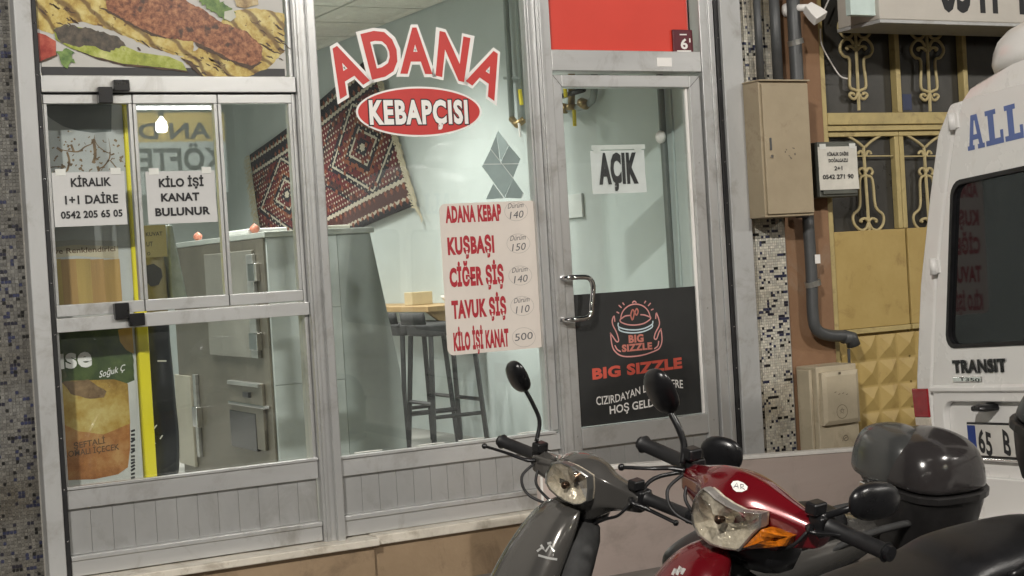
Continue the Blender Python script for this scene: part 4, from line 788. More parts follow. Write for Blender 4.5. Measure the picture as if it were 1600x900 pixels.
mb = MB(); c = P(1321, 686, 1, y3-.0008); ribbon(mb, smoothpath([c+V((x*.009, 0, y*.009)) for x, y in ((-2, -1), (-1, 1.5), (1, 2), (2, 0), (.5, -1), (-1, 0), (1, 1))], 4), .004, (0, 1, 0)); mb.build('scribble', MATS['box_scribble'], t)
# white security lamp
c = P(1262, 12, 1, -.12); t = thing('security_lamp', 'white boxy security lamp on the brown wall beside the pipe', 'lamp', c)
d = P(1291, 36, 1, -.2); ax = (d-c).normalized(); sd_ = ax.cross(V((0, 1, 0))).normalized(); up = ax.cross(sd_)
MB().loft([[c+ax*s_+sd_*(w_*i)+up*(.026*j) for i, j in ((-1, -1), (1, -1), (1, 1), (-1, 1))] for s_, w_ in ((-.005, .022), (.05, .037), (.092, .041))]).build('head', WVIN, t, bevel=.005)
MB().tube([c, c+V((-.02, .07, .01)), c+V((-.02, .14, .01))], .018, 10).build('arm', WVIN, t, smooth=True); MB().lathe([(.035, 0), (.035, .02), (.02, .03)], c+V((-.02, .14, .01)), (0, -1, 0), 14).build('base', WVIN, t)
MB().tube(smoothpath([P(1282, 45, 1, -.03), P(1284, 70, 1, .0), P(1300, 100, 1, .04), P(1313, 119, 1, .05), P(1324, 123, 1, .06)], 4), .004, 6).build('cable', WVIN, t); MB().tube([P(1298, -8, 1, .0), P(1287, 18, 1, .0)], .004, 6).build('cable', WVIN, t)
# light-box sign over the entrance
yS = -.35; a = P(1375, 30, 1, yS); zt_ = a.z; xs_ = a.x
t = thing('light_box_sign', 'white light box sign with phone number 0541 4 above the yellow door', 'sign', (xs_, yS, zt_))
SGN = mat('sign_white', (.50, .47, .42), .5, 0, .08, 3, bump=.05)
FB('box', SGN, t, xs_, xs_+2.6, yS, -.04, zt_, zt_+.62, bevel=.008); FB('bottom_trim', GRYP, t, xs_-.004, xs_+2.604, yS-.006, -.036, zt_-.018, zt_-.0005, bevel=.003)
a = P(1326, 29, 1, -.30); b = P(1367, 20, 1, -.3); FB('end_sign', mat('sign_mint', (.55, .66, .63), .5), None, a.x, b.x, -.32, -.28, P(1345, 25, 1, -.3).z, P(1345, 25, 1, -.3).z+.5, bevel=.004, label='pale mint board edge hanging left of the phone number sign', cat='sign')
mb = MB(); a = P(1470, 14, 1, yS-.001); b = P(1600, 18, 1, yS-.001); hh = (b.x-a.x)*.40
text(mb, '0541 4', lambda u, v: V((a.x+(b.x-a.x+.02)*u, yS-.0012, a.z+hh*v)), .04); mb.build('digits', INK, t)

# ================================================================ LOW WALL IN FRONT OF THE ENTRANCE
yw = -.52; pts = [P(846, 738, 1, yw), P(958, 727, 1, yw), P(1344, 699, 1, yw), P(1420, 693, 1, yw)]
PKW = mat('pinkish_stone', (.47, .385, .35), .42, 0, .08, 2.5, rgb2=(.53, .45, .41), bump=.06, bscale=40, stretch=(.3, 1, 3), grime=((.30, .25, .22), .5, 3., .52))
t = thing('low_wall', 'low pinkish stone-faced wall with white top edge behind the scooters', 'wall', (4.5, yw, PAVE))
MB().prism([V((pts[0].x, yw, PAVE))]+[p-V((0, 0, .018)) for p in pts]+[V((pts[-1].x, yw, PAVE))], (0, .05, 0)).build('stone_face', PKW, t, bevel=.004)
MB().prism([p-V((0, 0, .0178)) for p in pts]+[p for p in pts[::-1]], (0, .056, 0)).xf(Matrix.Translation((0, -.004, 0))).build('white_cap', mat('white_cap', (.84, .82, .78), .4), t, bevel=.003)
MB().tube([pts[0]+V((0, .004, -.02)), V((pts[0].x, yw+.004, PAVE))], .006, 6).build('corner_trim', MATS['white_cap'], t)

# ================================================================ WHITE VAN
XV, YV = 4.24, -1.695
TILT = R(3.5)
rot = Matrix(((1, 0, 0), (0, 1, 0), (0, 0, 1))); rx = Matrix.Rotation(R(-9), 3, 'Z') @ Matrix.Rotation(-TILT, 3, 'X')
van = thing('parked_van', 'white high-sided van seen from behind, blue lettering over its rear window', 'van', (XV, YV, ROAD), rx)
VI = W[van].inverted()
def vl(px, py, x=0.):      # pixel on the rear plane -> van local (y, z)
    o_ = VI @ CAM; d = VI.to_3x3() @ ray(px, py); p = o_+d*((x-o_.x)/d.x); return p.y, p.z
VW = mat('van_white', (.76, .75, .73), .28, 0, .05, 1.5, coat=.5, rgb2=(.77, .755, .73), rvar=.05, grime=((.42, .36, .29), .35, 3.5, .56)); VG = mat('van_glass', (.012, .012, .013), .03, 0, .2, 4, rvar=.01, spec=.3); GAPM = mat('van_gap', (.02, .012, .012), .7)
TL = mat('tail_red', (.28, .012, .018), .2, 0, .2, 30, coat=.5); TLW = mat('tail_clear', (.55, .50, .42), .25, 0, .15, 30)
WV = 1.96
def sec(x, inset=0., zt_=2.09, zb=.33, r=.17):     # body cross-section (local y from 0 to -WV)
    out = []
    k_ = (zt_-.33)/1.76
    L_ = [(inset, zb), (inset, .8*k_), (.025+inset, 1.0*k_), (.062+inset, 1.165*k_), (.105+inset, 1.357*k_), (.215+inset, 1.68*k_), (.30+inset, zt_-.19), (.36+inset, zt_-.09), (.45+inset, zt_-.03), (WV*.36, zt_+.012), (WV*.5, zt_+.025)]
    full = [(y, z) for y, z in L_]+[(WV-y, z) for y, z in L_[::-1][1:]]
    return [V((x, -y, z)) for y, z in full]
rings = [sec(.035, .04, 2.03, .36), sec(.05, .012, 2.07, .34), sec(.09, 0), sec(1.2), sec(3.0), sec(3.6, .02, 2.06), sec(3.9, .06, 1.75, .36), sec(4.3, .10, 1.25, .4), sec(4.75, .16, 1.0, .42)]
MB().loft(rings).build('body', VW, van, local=True, smooth=True); smooth_by_angle(van.children[-1], 30)
for x in (.95, 3.85):
    for y in (-.12, -WV+.12):
        wv_ = MB().lathe([(.0, -.1), (.2, -.1), (.29, -.095), (.325, -.06), (.325, .06), (.29, .095), (.2, .1), (0, .1)], (x, y, .325), (0, 1, 0), 24).build('wheel', BLKR, van, local=True, smooth=True); smooth_by_angle(wv_)
        MB().lathe([(.0, -.105), (.19, -.108), (.2, -.1), (.2, .1), (.19, .108), (0, .105)], (x, y, .325), (0, 1, 0), 20).build('rim', STEEL, wv_, local=True)
# rear skin: pillars and two doors, each a plate with its openings
def vp(y, z, x=0.): return V((x, y, z))
def tumb(z): 
    q = [(.42, 0), (.8, 0), (1.0, .025), (1.165, .062), (1.357, .105), (1.68, .215), (1.9, .30), (2.0, .36)]
    for (a_, b_), (c_, d_) in zip(q, q[1:]):
        if z <= c_: return b_+(d_-b_)*max(0, z-a_)/(c_-a_)
    return .36
yA, zA_ = vl(1462, 440); yA += tumb(zA_); yD = (yA+(-WV-yA))/2           # gap left door / centre
zWb = vl(1480, 543)[1]; zWt = vl(1480, 287)[1]; zRt = vl(1475, 150)[1]+.02
y1445, _ = vl(1472, 540)
ZS = (.42, .8, 1.0, 1.165, 1.357, 1.68, 1.9, 2.0)
def door(name, ya, yb2, win, rec, extra=None):
    outer = [vp(ya-(tumb(z) if ya > -.6 else 0), z) for z in ZS]+[vp(yb2+(tumb(z) if yb2 < -1.4 else 0), z) for z in ZS[::-1]]
    d = MB(); plate(d, outer, [win, rec], (.03, 0, 0)); o = d.build(name, VW, van, local=True, bevel=.006); return o
z_rt = vl(1490, 628)[1]; z_rb = vl(1490, 742)[1]
wy0, wy1 = vl(1480, 543)[0], yD+.07
winL = rrect(wy1, wy0, zWb, zWt, .05, lambda y, z: vp(y-(max(0, tumb(z)-tumb(zWb))*.7 if y > -.6 else 0), z)); 
yr0 = vl(1478, 690)[0]; recL = rrect(yD+.02, yr0, z_rb, z_rt, .05, lambda y, z: vp(y, z))
dL = door('rear_door', yA-.006, yD+.004, winL, recL)
winR = [V((p.x, -WV-p.y, p.z)) for p in winL]; recR = [V((p.x, -WV-p.y, p.z)) for p in recL]
dR = door('rear_door', yD-.004, -WV-yA+.006, winR, recR)
for wn, d_ in ((winL, dL), (winR, dR)):
    MB().prism([p+V((.012, 0, 0)) for p in wn], (.004, 0, 0)).build('window', VG, d_, local=True)
    c = sum((p for p in wn), V((0, 0, 0)))/len(wn); mb = MB(); fr = [p+(p-c).normalized()*.006 for p in wn]; fi = [p-(p-c).normalized()*.014 for p in wn]
    plate(mb, [p+V((-.004, 0, 0)) for p in fr], [[p+V((-.004, 0, 0)) for p in fi]], (.016, 0, 0)); mb.build('window_rubber', BLKR, d_, local=True)
for rc, d_ in ((recL, dL), (recR, dR)): MB().prism([p+V((.026, 0, 0)) for p in rc], (.01, 0, 0)).build('plate_recess', VW, d_, local=True)
# pillars
for sg in (1, -1):
    f_ = (lambda p: p) if sg == 1 else (lambda p: V((p.x, -WV-p.y, p.z)))
    po = [vp(-tumb(z)-(.03 if z > 1.95 else 0), z) for z in ZS]+[vp(yA+.006-tumb(z), z) for z in ZS[::-1]]
    pl_ = MB().prism([f_(p+V((.004, 0, 0))) for p in po], (.05, 0, 0)).build('corner_pillar', VW, van, local=True, bevel=.015, seg=3)
    za, zb2 = vl(1445, 607)[1], vl(1445, 652)[1]
    lt = MB().prism([f_(p) for p in (vp(-.0, za, -.003), vp(yA+.01, za, -.003), vp(yA+.01, zb2, -.003), vp(-.004, zb2, -.003))], (.03, 0, 0)).build('tail_lamp', TL, van, local=True, bevel=.004)
    MB().prism([f_(p) for p in (vp(-.004, zb2-.001, -.002), vp(yA+.01, zb2-.001, -.002), vp(yA+.01, zb2-.045, -.002), vp(-.006, zb2-.045, -.002))], (.03, 0, 0)).build('clear_lens', TLW, lt, local=True, bevel=.004)
    MB().prism([f_(p) for p in (vp(yA-.0015, .43, .012), vp(yA-.0045, .43, .012), vp(yA-.0045, 1.15, .012), vp(yA-.0015, 1.15, .012))], (.01, 0, 0)).build('door_gap', GAPM, van, local=True)
    for hz in (vl(1442, 419)[1], 1.93, .62):
        yy_ = yA+.012-tumb(hz)
        hg = MB().tube([f_(vp(yy_, hz-.03, -.008)), f_(vp(yy_, hz+.03, -.008))], .014, 10).build('hinge', VW, van, local=True, smooth=True)
        MB().prism([f_(p) for p in (vp(yy_+.035, hz-.026, -.006), vp(yy_-.03, hz-.026, -.006), vp(yy_-.03, hz+.026, -.006), vp(yy_+.035, hz+.026, -.006))], (.012, 0, 0)).build('hinge_leaf', VW, hg, local=True, bevel=.003)
# pressed ledge, handle, camera bump, badges, plate, bumper
zl = vl(1475, 606)[1]; MB().loft([[vp(yA-.02, zl+.012, .001), vp(yA-.02, zl+.002, -.012), vp(yA-.02, zl-.012, -.012), vp(yA-.02, zl-.02, .001)], [vp(yD+.02, zl+.012, .001), vp(yD+.02, zl+.002, -.012), vp(yD+.02, zl-.012, -.012), vp(yD+.02, zl-.02, .001)]]).build('pressed_ledge', VW, dL, local=True, bevel=.003)
yk, zk = vl(1541, 637); MB().loft([[vp(yk+i*s_, zk+j*s_*.6, x) for i, j in ((.038, -.02), (.038, .018), (0, .03), (-.038, .018), (-.045, -.005), (-.038, -.02))] for x, s_ in ((.025, 1.), (-.03, 1.), (-.05, .6))]).build('door_handle', BLKP, dL, local=True, bevel=.004)
ya, za = vl(1491, 582); yb2, zb2 = vl(1574, 577); hh = vl(1491, 564)[1]-za
def vtext(mb, s_, ya, za, yb2, zb2, h_, x, off): return text(mb, s_, lambda u, v: vp(ya+(yb2-ya)*u, za+(zb2-za)*u+h_*v, x), off)
mb = MB(); vtext(mb, 'TRANSIT', ya, za, yb2, za, hh, -.006, .05); vv = list(mb.v); nf = len(mb.v); mb.add([p+V((.006, 0, 0)) for p in vv], [tuple(i for i in f[::-1]) for f in list(mb.f)]); mb.build('badge_word', BLKP, dL, local=True)
ya, za = vl(1491, 597); yb2, zb2 = vl(1535, 588); bz = MB().box(-.006, 0, yb2, ya, za, zb2).build('trim_badge', CHROME, dL, local=True, bevel=.002); mb = MB(); vtext(mb, 'T350', ya-.04, za+.006, yb2+.01, za, (zb2-za)*.6, -.0065, .02); mb.build('badge_digits', BLKP, bz, local=True)
ya, za = vl(1512, 711); yb2 = ya-.52; zb2 = za+.112
pl_ = thing('number_plate', 'white rear number plate with blue band reading 65 B on the van', 'number plate', W[van] @ vp((ya+yb2)/2, za, .02), rx); W[pl_] = W[van].copy(); pl_.matrix_world = W[van]
def VB(name, m, par, x0, x1, y0, y1, z0, z1, bevel=.003): return MB().box(x0, x1, y0, y1, z0, z1).build(name, m, par, local=True, bevel=bevel)
VB('frame', BLKP, pl_, .012, .022, yb2-.008, ya+.008, za-.008, zb2+.008); VB('plate', mat('plate_white', (.62, .60, .56), .4), pl_, .008, .0118, yb2, ya, za, zb2, .002); VB('blue_band', mat('plate_blue', (.01, .04, .22), .4), pl_, .0065, .0079, ya-.048, ya-.003, za+.003, zb2-.003, 0); VB('chrome_strip', CHROME, pl_, .002, .012, yb2-.008, ya+.008, za-.016, za-.0085)
mb = MB(); vtext(mb, '65', ya-.062, za+.018, ya-.140, za, .078, .0068, .03); mb.build('digits', INK, pl_, local=True); mb = MB(); vtext(mb, 'B', ya-.205, za+.018, ya-.245, za, .078, .0068, .03); mb.build('plate_letter', INK, pl_, local=True)
mb = MB(); vtext(mb, 'TR', ya-.012, za+.012, ya-.040, za, .018, .0058, .02); mb.build('country_code', WVIN, pl_, local=True)
zb_ = vl(1490, 790)[1]
MB().loft([[vp(y, z, x+.02*abs(y+WV/2)**2) for x, z in ((.1, .26), (-.10, .28), (-.13, .34), (-.13, .44), (-.09, .49), (.1, .49))] for y in [-.02-k*(WV-.04)/10 for k in range(11)]]).build('rear_bumper', VW, van, local=True, bevel=.012, seg=3)
VB('bumper_step', mat('bumper_grey', (.12, .115, .11), .6), van, -.132, -.08, -1.6, -.36, .445, .494)
# slab-serif lettering
BLU = mat('van_blue', (.10, .15, .36), .4)
def slab(ch):
    if ch == 'L': return [[(0, 0), (1, 0), (1, .38), (.84, .38), (.84, .17), (.52, .17), (.52, .86), (.66, .86), (.66, 1), (.06, 1), (.06, .86), (.2, .86), (.2, .15), (0, .15)]]
    return [[(0, 0), (.40, 0), (.40, .13), (.31, .13), (.345, .28), (.655, .28), (.69, .13), (.60, .13), (.60, 0), (1, 0), (1, .13), (.9, .13), (.68, 1), (.32, 1), (.10, .13), (0, .13)], [(.39, .43), (.61, .43), (.53, .83), (.47, .83)]]
t = van; mb = MB(); ya, za = vl(1513, 236); yb2, zb2 = vl(1566, 224); cw = abs(ya-vl(1540, 230)[0]); ch_ = vl(1524, 178)[1]-vl(1524, 233)[1]
for k, c_ in enumerate('ALLA'):
    yo = ya-k*cw*1.07; wd = cw
    lp = [[vp(yo-u*wd*(.98), za+.0*k+v*ch_, -.0012) for u, v in poly] for poly in slab(c_)]
    plate(mb, lp[0], lp[1:], (.0008, 0, 0))
mb.build('blue_lettering', BLU, dL, local=True)
# roof siren housing with red lamp
yS_, zS_ = vl(1560, 95)
MB().loft([[vp(-.30-r_*cos(a)*.0-(.0), 2.06, 0)+V((.34+rx_*cos(a), -.42-ry_*sin(a), h_)) for a in [k*pi/10 for k in range(20)]] for rx_, ry_, h_, r_ in ((.30, .34, .0, 0), (.30, .34, .05, 0), (.28, .32, .14, 0), (.20, .24, .19, 0), (.08, .1, .2, 0))]).build('roof_vent', VW, van, local=True, sub=1)
MB().loft([[V((.36+rx_*cos(a), -.66-rx_*sin(a), 2.25+h_)) for a in [k*pi/8 for k in range(16)]] for rx_, h_ in ((.07, 0), (.07, .06), (.05, .1), (.02, .11))]).build('red_roof_lamp', TL, van, local=True, smooth=True)

# ================================================================ SCOOTERS
def spow(v, e): return math.copysign(abs(v)**e, v)
def ell(n, e, fn): return [fn(spow(cos(2*pi*k/n), 2/e), spow(sin(2*pi*k/n), 2/e)) for k in range(n)]
def frames(pa, za, pb, zb, phi):
    a, b = PZ(*pa, za), PZ(*pb, zb); H = (a+b)/2; Y = (b-a).normalized(); X = V((-1, 0, 0)); X = (X-Y*X.dot(Y)).normalized(); Z = X.cross(Y)
    def mk(X, Y, Z): return Matrix(((X.x, Y.x, Z.x, H.x), (X.y, Y.y, Z.y, H.y), (X.z, Y.z, Z.z, H.z), (0, 0, 0, 1)))
    Xk = V((-1, 0, 0)); Yk = V((0, -cos(phi), -sin(phi)))
    return mk(X, Y, Z), mk(Xk, Yk, Xk.cross(Yk)), H
def bl(M, px, py, y):            # pixel -> frame-local point at lateral offset y
    Mi = M.inverted(); o = Mi @ CAM; d = Mi.to_3x3() @ ray(px, py); return o+d*((y-o.y)/d.y)
LENS = glass_mat('lamp_lens', (.99, .99, .98), .05, .02, .0); REFL = mat('lamp_reflector', (.80, .72, .58), .13, .5, .25, 70, bump=1., bscale=75, coat=.3); AMB = mat('amber_lens', (.40, .11, .006), .15, 0, .5, 70, coat=.6, bump=.6, bscale=120)
def place(mb, M): return mb.xf(M)
def mirror_(root, M, c, A, B, a, b, stalk, m=BLKP, r=.006):
    c, A, B = V(c), V(A).normalized(), V(B).normalized(); N = A.cross(B).normalized()
    if N.x < 0: N = -N
    ring = lambda s_, h_: [c+N*h_+A*(a*s_*spow(cos(k*pi/12), .85))+B*(b*s_*spow(sin(k*pi/12), .85)) for k in range(24)]
    hs = place(MB().loft([ring(.96, -.008), ring(1, -.004), ring(1, .004), ring(.9, .013), ring(.65, .02), ring(.3, .024)]), M).build('mirror', m, root, smooth=True)
    place(MB().loft([ring(.9, -.0085), ring(.88, -.010)]), M).build('mirror_glass', CHROME, hs)
    place(MB().tube(smoothpath(stalk, 5), r, 8), M).build('mirror_stalk', m, hs, smooth=True)
def wheel(root, M, x, z, r):
    w_ = place(MB().lathe([(r-.055, -.03), (r-.03, -.04), (r-.005, -.025), (r, 0), (r-.005, .025), (r-.03, .04), (r-.055, .03)], (x, 0, z), (0, 1, 0), 28), M).build('wheel', BLKR, root, smooth=True)
    mb = MB().lathe([(r-.05, -.028), (r-.07, -.024), (r-.07, .024), (r-.05, .028)], (x, 0, z), (0, 1, 0), 28)
    mb.lathe([(.0, -.05), (.05, -.045), (.05, .045), (0, .05)], (x, 0, z), (0, 1, 0), 14)
    for k in range(5):
        an = k*2*pi/5; mb.tube([(x+.04*cos(an), 0, z+.04*sin(an)), (x+(r-.06)*cos(an), 0, z+(r-.06)*sin(an))], .016, 6)
    place(mb, M).build('rim', STEEL, w_, smooth=False)
def topcase(root, M, X0, Z0, a, b, hl, hb, lidm, basem):
    r_ = lambda s_, z, e=3.: ell(28, e, lambda u, v: V((X0+a*s_*u, b*s_*v, z)))
    c = place(MB().loft([r_(.62, Z0-hb), r_(.80, Z0-hb*.96), r_(.90, Z0-hb*.6), r_(.97, Z0-hb*.15), r_(.985, Z0-.002)]), M).build('top_case', basem, root, smooth=True); smooth_by_angle(c, 50)
    l_ = place(MB().loft([r_(1., Z0+.006), r_(.995, Z0+hl*.2, 2.8), r_(.96, Z0+hl*.5, 2.5), r_(.84, Z0+hl*.78, 2.3), r_(.62, Z0+hl*.93, 2.2), r_(.3, Z0+hl, 2.)]), M).build('lid', lidm, c, sub=2)
    place(MB().loft([r_(1.0, Z0-.010), r_(1.035, Z0-.007), r_(1.035, Z0+.011), r_(1.0, Z0+.014)]), M).build('rim_band', basem, c, smooth=False)
    return c
def handle_gear(root, M, far_tip, near_tip, grip_r=.0175):
    for s_ in (-1, 1):
        g = place(MB().tube([(0, s_*.212, 0), (0, s_*.22, 0), (0, s_*.35, 0), (0, s_*.358, 0)], [grip_r*1.2, grip_r, grip_r, grip_r*1.25], 14), M).build('grip', BLKR, root, smooth=True); smooth_by_angle(g)
        place(MB().tube([(0, s_*.355, 0), (0, s_*.37, 0)], grip_r*.95, 14), M).build('bar_end', BLKP, g)
        place(MB().box(-.02, .03, s_*.172, s_*.212, -.022, .024), M).build('switch_housing', BLKP, root, bevel=.008, seg=3)
        tip = V(far_tip if s_ < 0 else near_tip); b0 = V((.035, s_*.185, .0))
        lv = place(MB().tube(smoothpath([b0, b0+V((.02, s_*.025, .0)), b0.lerp(tip, .5)+V((.012, 0, .003)), tip], 5), [.009]*5+[.007]*5+[.006]*6, 8, .7), M).build('lever', BLKP, root, smooth=True)
        place(MB().lathe([(.0, -.008), (.007, -.005), (.009, 0), (.007, .005), (0, .008)], tip, (0, 1, 0), 10), M).build('lever_tip', BLKP, lv, smooth=True)
        place(MB().box(.0, .04, s_*.168, s_*.2, .024, .052), M).build('brake_reservoir', BLKP, root, bevel=.006)
def cables(root, M):
    for pth in ([(.04, -.185, -.01), (.085, -.185, -.04), (.10, -.14, -.075), (.06, -.07, -.10), (.02, -.02, -.13)], [(.04, .185, -.012), (.055, .16, -.05), (.04, .10, -.085), (.02, .03, -.13)], [(.02, -.18, -.015), (.05, -.16, -.06), (.05, -.09, -.095), (.0, -.03, -.14)]):
        place(MB().tube(smoothpath(pth, 6), .0042, 7), M).build('cable', BLKR, root, smooth=True)
def cowl(root, M, st, m, name='handlebar_cowl', e=2.5):
    st = sorted([(s_*y, *r_) for y, *r_ in st for s_ in ((-1, 1) if y else (1,))])
    return place(MB().loft([ell(20, e, lambda u, v: V((xc+rx_*u, y, zc+rz_*v))) for y, xc, zc, rx_, rz_ in st]), M).build(name, m, root, sub=2)
def cowl2(root, M, st, m, creased, cr=.55):
    st = sorted([(s_*y, p) for y, p in st for s_ in ((-1, 1) if y else (1,))], key=lambda q_: q_[0]); n_ = len(st[0][1])
    o = place(MB().loft([[V((x, y, z)) for x, z in p] for y, p in st]), M).build('handlebar_cowl', m, root, sub=3)
    at = o.data.attributes.new('crease_edge', 'FLOAT', 'EDGE')
    for e_ in o.data.edges:
        a_, b_ = e_.vertices
        if a_ % n_ == b_ % n_ and a_ % n_ in creased: at.data[e_.index].value = cr
    return o
def on_surf(M, pts, xf):            # outline points in the (y, z) of a curved lens surface x = xf(y, z)
    Mi = M.inverted(); o = Mi @ CAM; out = []
    for px, py in pts:
        d = Mi.to_3x3() @ ray(px, py); x = .1
        for _ in range(30): p = o+d*((x-o.x)/d.x); x = .5*x+.5*xf(p.y, p.z)
        out.append((p.y, p.z))
    return out
def flat_lamp(root, M, poly, xf, m, name='turn_indicator', th=.007):
    cy = sum(p[0] for p in poly)/len(poly); cz = sum(p[1] for p in poly)/len(poly)
    rg = lambda k, dx_: [V((xf(y, z)+dx_, cy+(y-cy)*k, cz+(z-cz)*k)) for y, z in poly]
    return place(MB().loft([rg(1, -.03), rg(1, 0), rg(.9, th), rg(.5, th*1.4), rg(.1, th*1.5)]), M).build(name, m, root)
def lens_set(root, M, poly, xf, depth, bez):
    c = sum((V((0, y, z)) for y, z in poly), V((0, 0, 0)))/len(poly)
    def rg(s_, dx_): return [V((xf(y, z)+dx_, c.y+(y-c.y)*s_, c.z+(z-c.z)*s_)) for y, z in poly]
    hd = place(MB().loft([rg(.97, -.03), rg(.96, -.002), rg(.62, -.008), rg(.2, -.011)], caps=True), M).build('headlight', REFL, root, smooth=True); smooth_by_angle(hd, 40)
    place(MB().loft([rg(.985, .0), rg(.97, .005), rg(.8, .013), rg(.5, .02), rg(.1, .023)]), M).build('lens', LENS, hd, smooth=True)
    mb = MB(); o_ = rg(1.03, -.001); i_ = rg(.985, .003); o2 = rg(1.02, -.02)
    mb.loft([o2, o_, i_, rg(.96, -.006)], caps=False); place(mb, M).build('bezel', bez, hd, smooth=False)
    place(MB().lathe([(0, 0), (.009, .004), (.010, .02), (.006, .024), (0, .025)], V((xf(c.y, c.z)-.018, c.y, c.z)), (1, 0, 0), 14), M).build('bulb_shield', mat('bulb_brown', (.10, .06, .04), .25, .8), hd, smooth=True)
    return hd
def common(root, K, h, bodym, seat, xr_=-.95):
    f_ = lambda *p: V(p)
    wheel(root, K, .27, -h+.28, .28); wheel(root, K, xr_, -h+.28, .28)
    for s_ in (-.075, .075): place(MB().tube([(.10, s_, -.30), (.27, s_, -h+.28)], .018, 10), K).build('fork_leg', STEEL, root, smooth=True)
    place(MB().tube([(.0, 0, -.05), (.08, 0, -.3), (-.1, 0, -.5), (-.45, 0, -.52), (-.7, 0, -.4)], .035, 10), K).build('frame_tube', BLKM, root, smooth=True)
    place(MB().loft([ell(14, 3, lambda u, v: V((x, w_*u, z+hh_*v))) for x, w_, z, hh_ in ((-.12, .07, -.62, .07), (-.25, .1, -.6, .1), (-.42, .1, -.6, .1), (-.52, .06, -.6, .06))]), K).build('engine', STEEL, root, smooth=True)
    place(MB().tube([(-.3, -.12, -.68), (-.6, -.15, -.66), (-.65, -.15, -.64), (-1.1, -.16, -.56)], [.02, .022, .045, .05], 12), K).build('exhaust', CHROME, root, smooth=True)
    place(MB().tube([(-.25, .1, -.62), (-.22, .30, -h+.085)], .011, 8), K).build('side_stand', BLKM, root)
    place(MB().loft([ell(14, 2.6, lambda u, v: V((x, w_*u, z+hh_*v))) for x, w_, z, hh_ in ((-.28, .09, -.38, .08), (-.5, .13, -.36, .1), (-.8, .13, -.33, .09), (-1.1, .08, -.3, .05))]), K).build('rear_body', bodym, root, sub=1)
    place(MB().loft([ell(16, 2.8, lambda u, v: V((x, w_*u, z+hh_*v))) for x, w_, z, hh_ in seat]), K).build('seat', mat('seat_vinyl', (.008, .008, .009), .36, 0, .25, 30, bump=.15, bscale=350), root, sub=2)
    for s_ in (-.1, .1): place(MB().tube(smoothpath([(-.7, s_, -.33), (-.95, s_, -.27), (-1.2, s_*.9, -.26)], 4), .012, 8), K).build('rack_rail', BLKM, root, smooth=True)
    place(MB().loft([[V((.27+(.31+d_)*cos(a), y, -h+.28+(.31+d_)*sin(a))) for y, d_ in ((-.06, -.03), (-.05, 0), (0, .015), (.05, 0), (.06, -.03))] for a in [R(20+k*12) for k in range(11)]], caps=False, closed=False), K).build('front_fender', bodym, root, smooth=True, solid=.004)

# --- grey scooter by the kerb
MG, KG, HG = frames((785, 690), 4.6, (1078, 806), 4.1, .235)
h = (HG.z-ROAD)/cos(.235); zax = V(KG.col[2][:3])
GM = mat('grey_scooter_paint', (.105, .10, .093), .2, .45, .06, 3, coat=.8, rvar=.04)
root = thing('motor_scooter', 'dark grey scooter nearer the shop, round mirrors and a top case behind', 'scooter', HG-zax*h, KG.to_3x3(), group='scooters parked side by side')
cowl2(root, MG, ((0, [(.082, -.07), (.098, .052), (.078, .070), (.03, .082), (-.02, .066), (-.055, .02), (-.055, -.06), (-.02, -.108), (.05, -.108)]), (.05, [(.076, -.068), (.09, .048), (.068, .062), (.026, .072), (-.02, .056), (-.05, .015), (-.05, -.06), (-.02, -.106), (.045, -.106)]), (.076, [(.058, -.05), (.064, .034), (.046, .046), (.02, .05), (-.012, .04), (-.038, .01), (-.038, -.05), (-.012, -.085), (.034, -.085)]), (.11, [(.038, -.046), (.044, .020), (.032, .031), (.012, .034), (-.012, .028), (-.033, .006), (-.033, -.038), (-.012, -.056), (.022, -.056)]), (.20, [(.028, -.036), (.033, .008), (.022, .021), (.006, .025), (-.010, .021), (-.027, .003), (-.027, -.030), (-.01, -.040), (.015, -.041)]), (.208, [(.026, -.034), (.03, .006), (.02, .018), (.006, .022), (-.009, .018), (-.025, .002), (-.025, -.028), (-.009, -.037), (.014, -.038)])), GM, (0, 1, 8))
xg = lambda y, z: .118-.20*abs(y)-1.2*y*y+.06*z
lens_set(root, MG, on_surf(MG, [(862, 724), (876, 723), (892, 729), (906, 737), (918, 745), (919, 765), (917, 783), (908, 788), (897, 788.5), (883, 783), (870, 775), (859, 765), (852, 754), (853, 740)], xg), xg, .035, mat('grey_bezel', (.16, .16, .155), .3, .6))
cables(root, MG); handle_gear(root, MG, bl(MG, 757, 697, -.345), bl(MG, 1056, 817, .30))
A_ = bl(MG, 800, 565, -.25)-bl(MG, 821, 612, -.25)
mc = bl(MG, 810, 588, -.25); mirror_(root, MG, mc, A_, V((.25, 1, .25)), .056, .046, [bl(MG, 838, 690, -.19), bl(MG, 843, 658, -.2), bl(MG, 832, 630, -.22), bl(MG, 821, 610, -.24)])
mc = bl(MG, 1127, 710, .27); mirror_(root, MG, mc, V((.1, .1, 1)), V((-.3, 1, 0)), .052, .062, [V((.0, .19, .02)), V((-.06, .2, .05)), mc+V((-.02, -.0, -.04))])
place(MB().loft([ell(14, 2.6, lambda u, v: V((x+rx_*u, ry_*v, z))) for z, x, rx_, ry_ in ((-.12, .0, .05, .05), (-.09, .0, .06, .06), (-.04, .0, .05, .05))]), MG).build('column_cover', BLKP, root, smooth=True)
ls = place(MB().loft([ell(20, 2.6, lambda u, v: V((x+rx_*u, ry_*v, z-.25*rx_*u))) for z, x, rx_, ry_ in ((-.058, .075, .030, .045), (-.085, .098, .05, .078), (-.14, .13, .06, .098), (-.24, .185, .065, .118), (-.38, .235, .065, .14), (-.55, .24, .06, .15))]), KG).build('leg_shield', GM, root, sub=2)
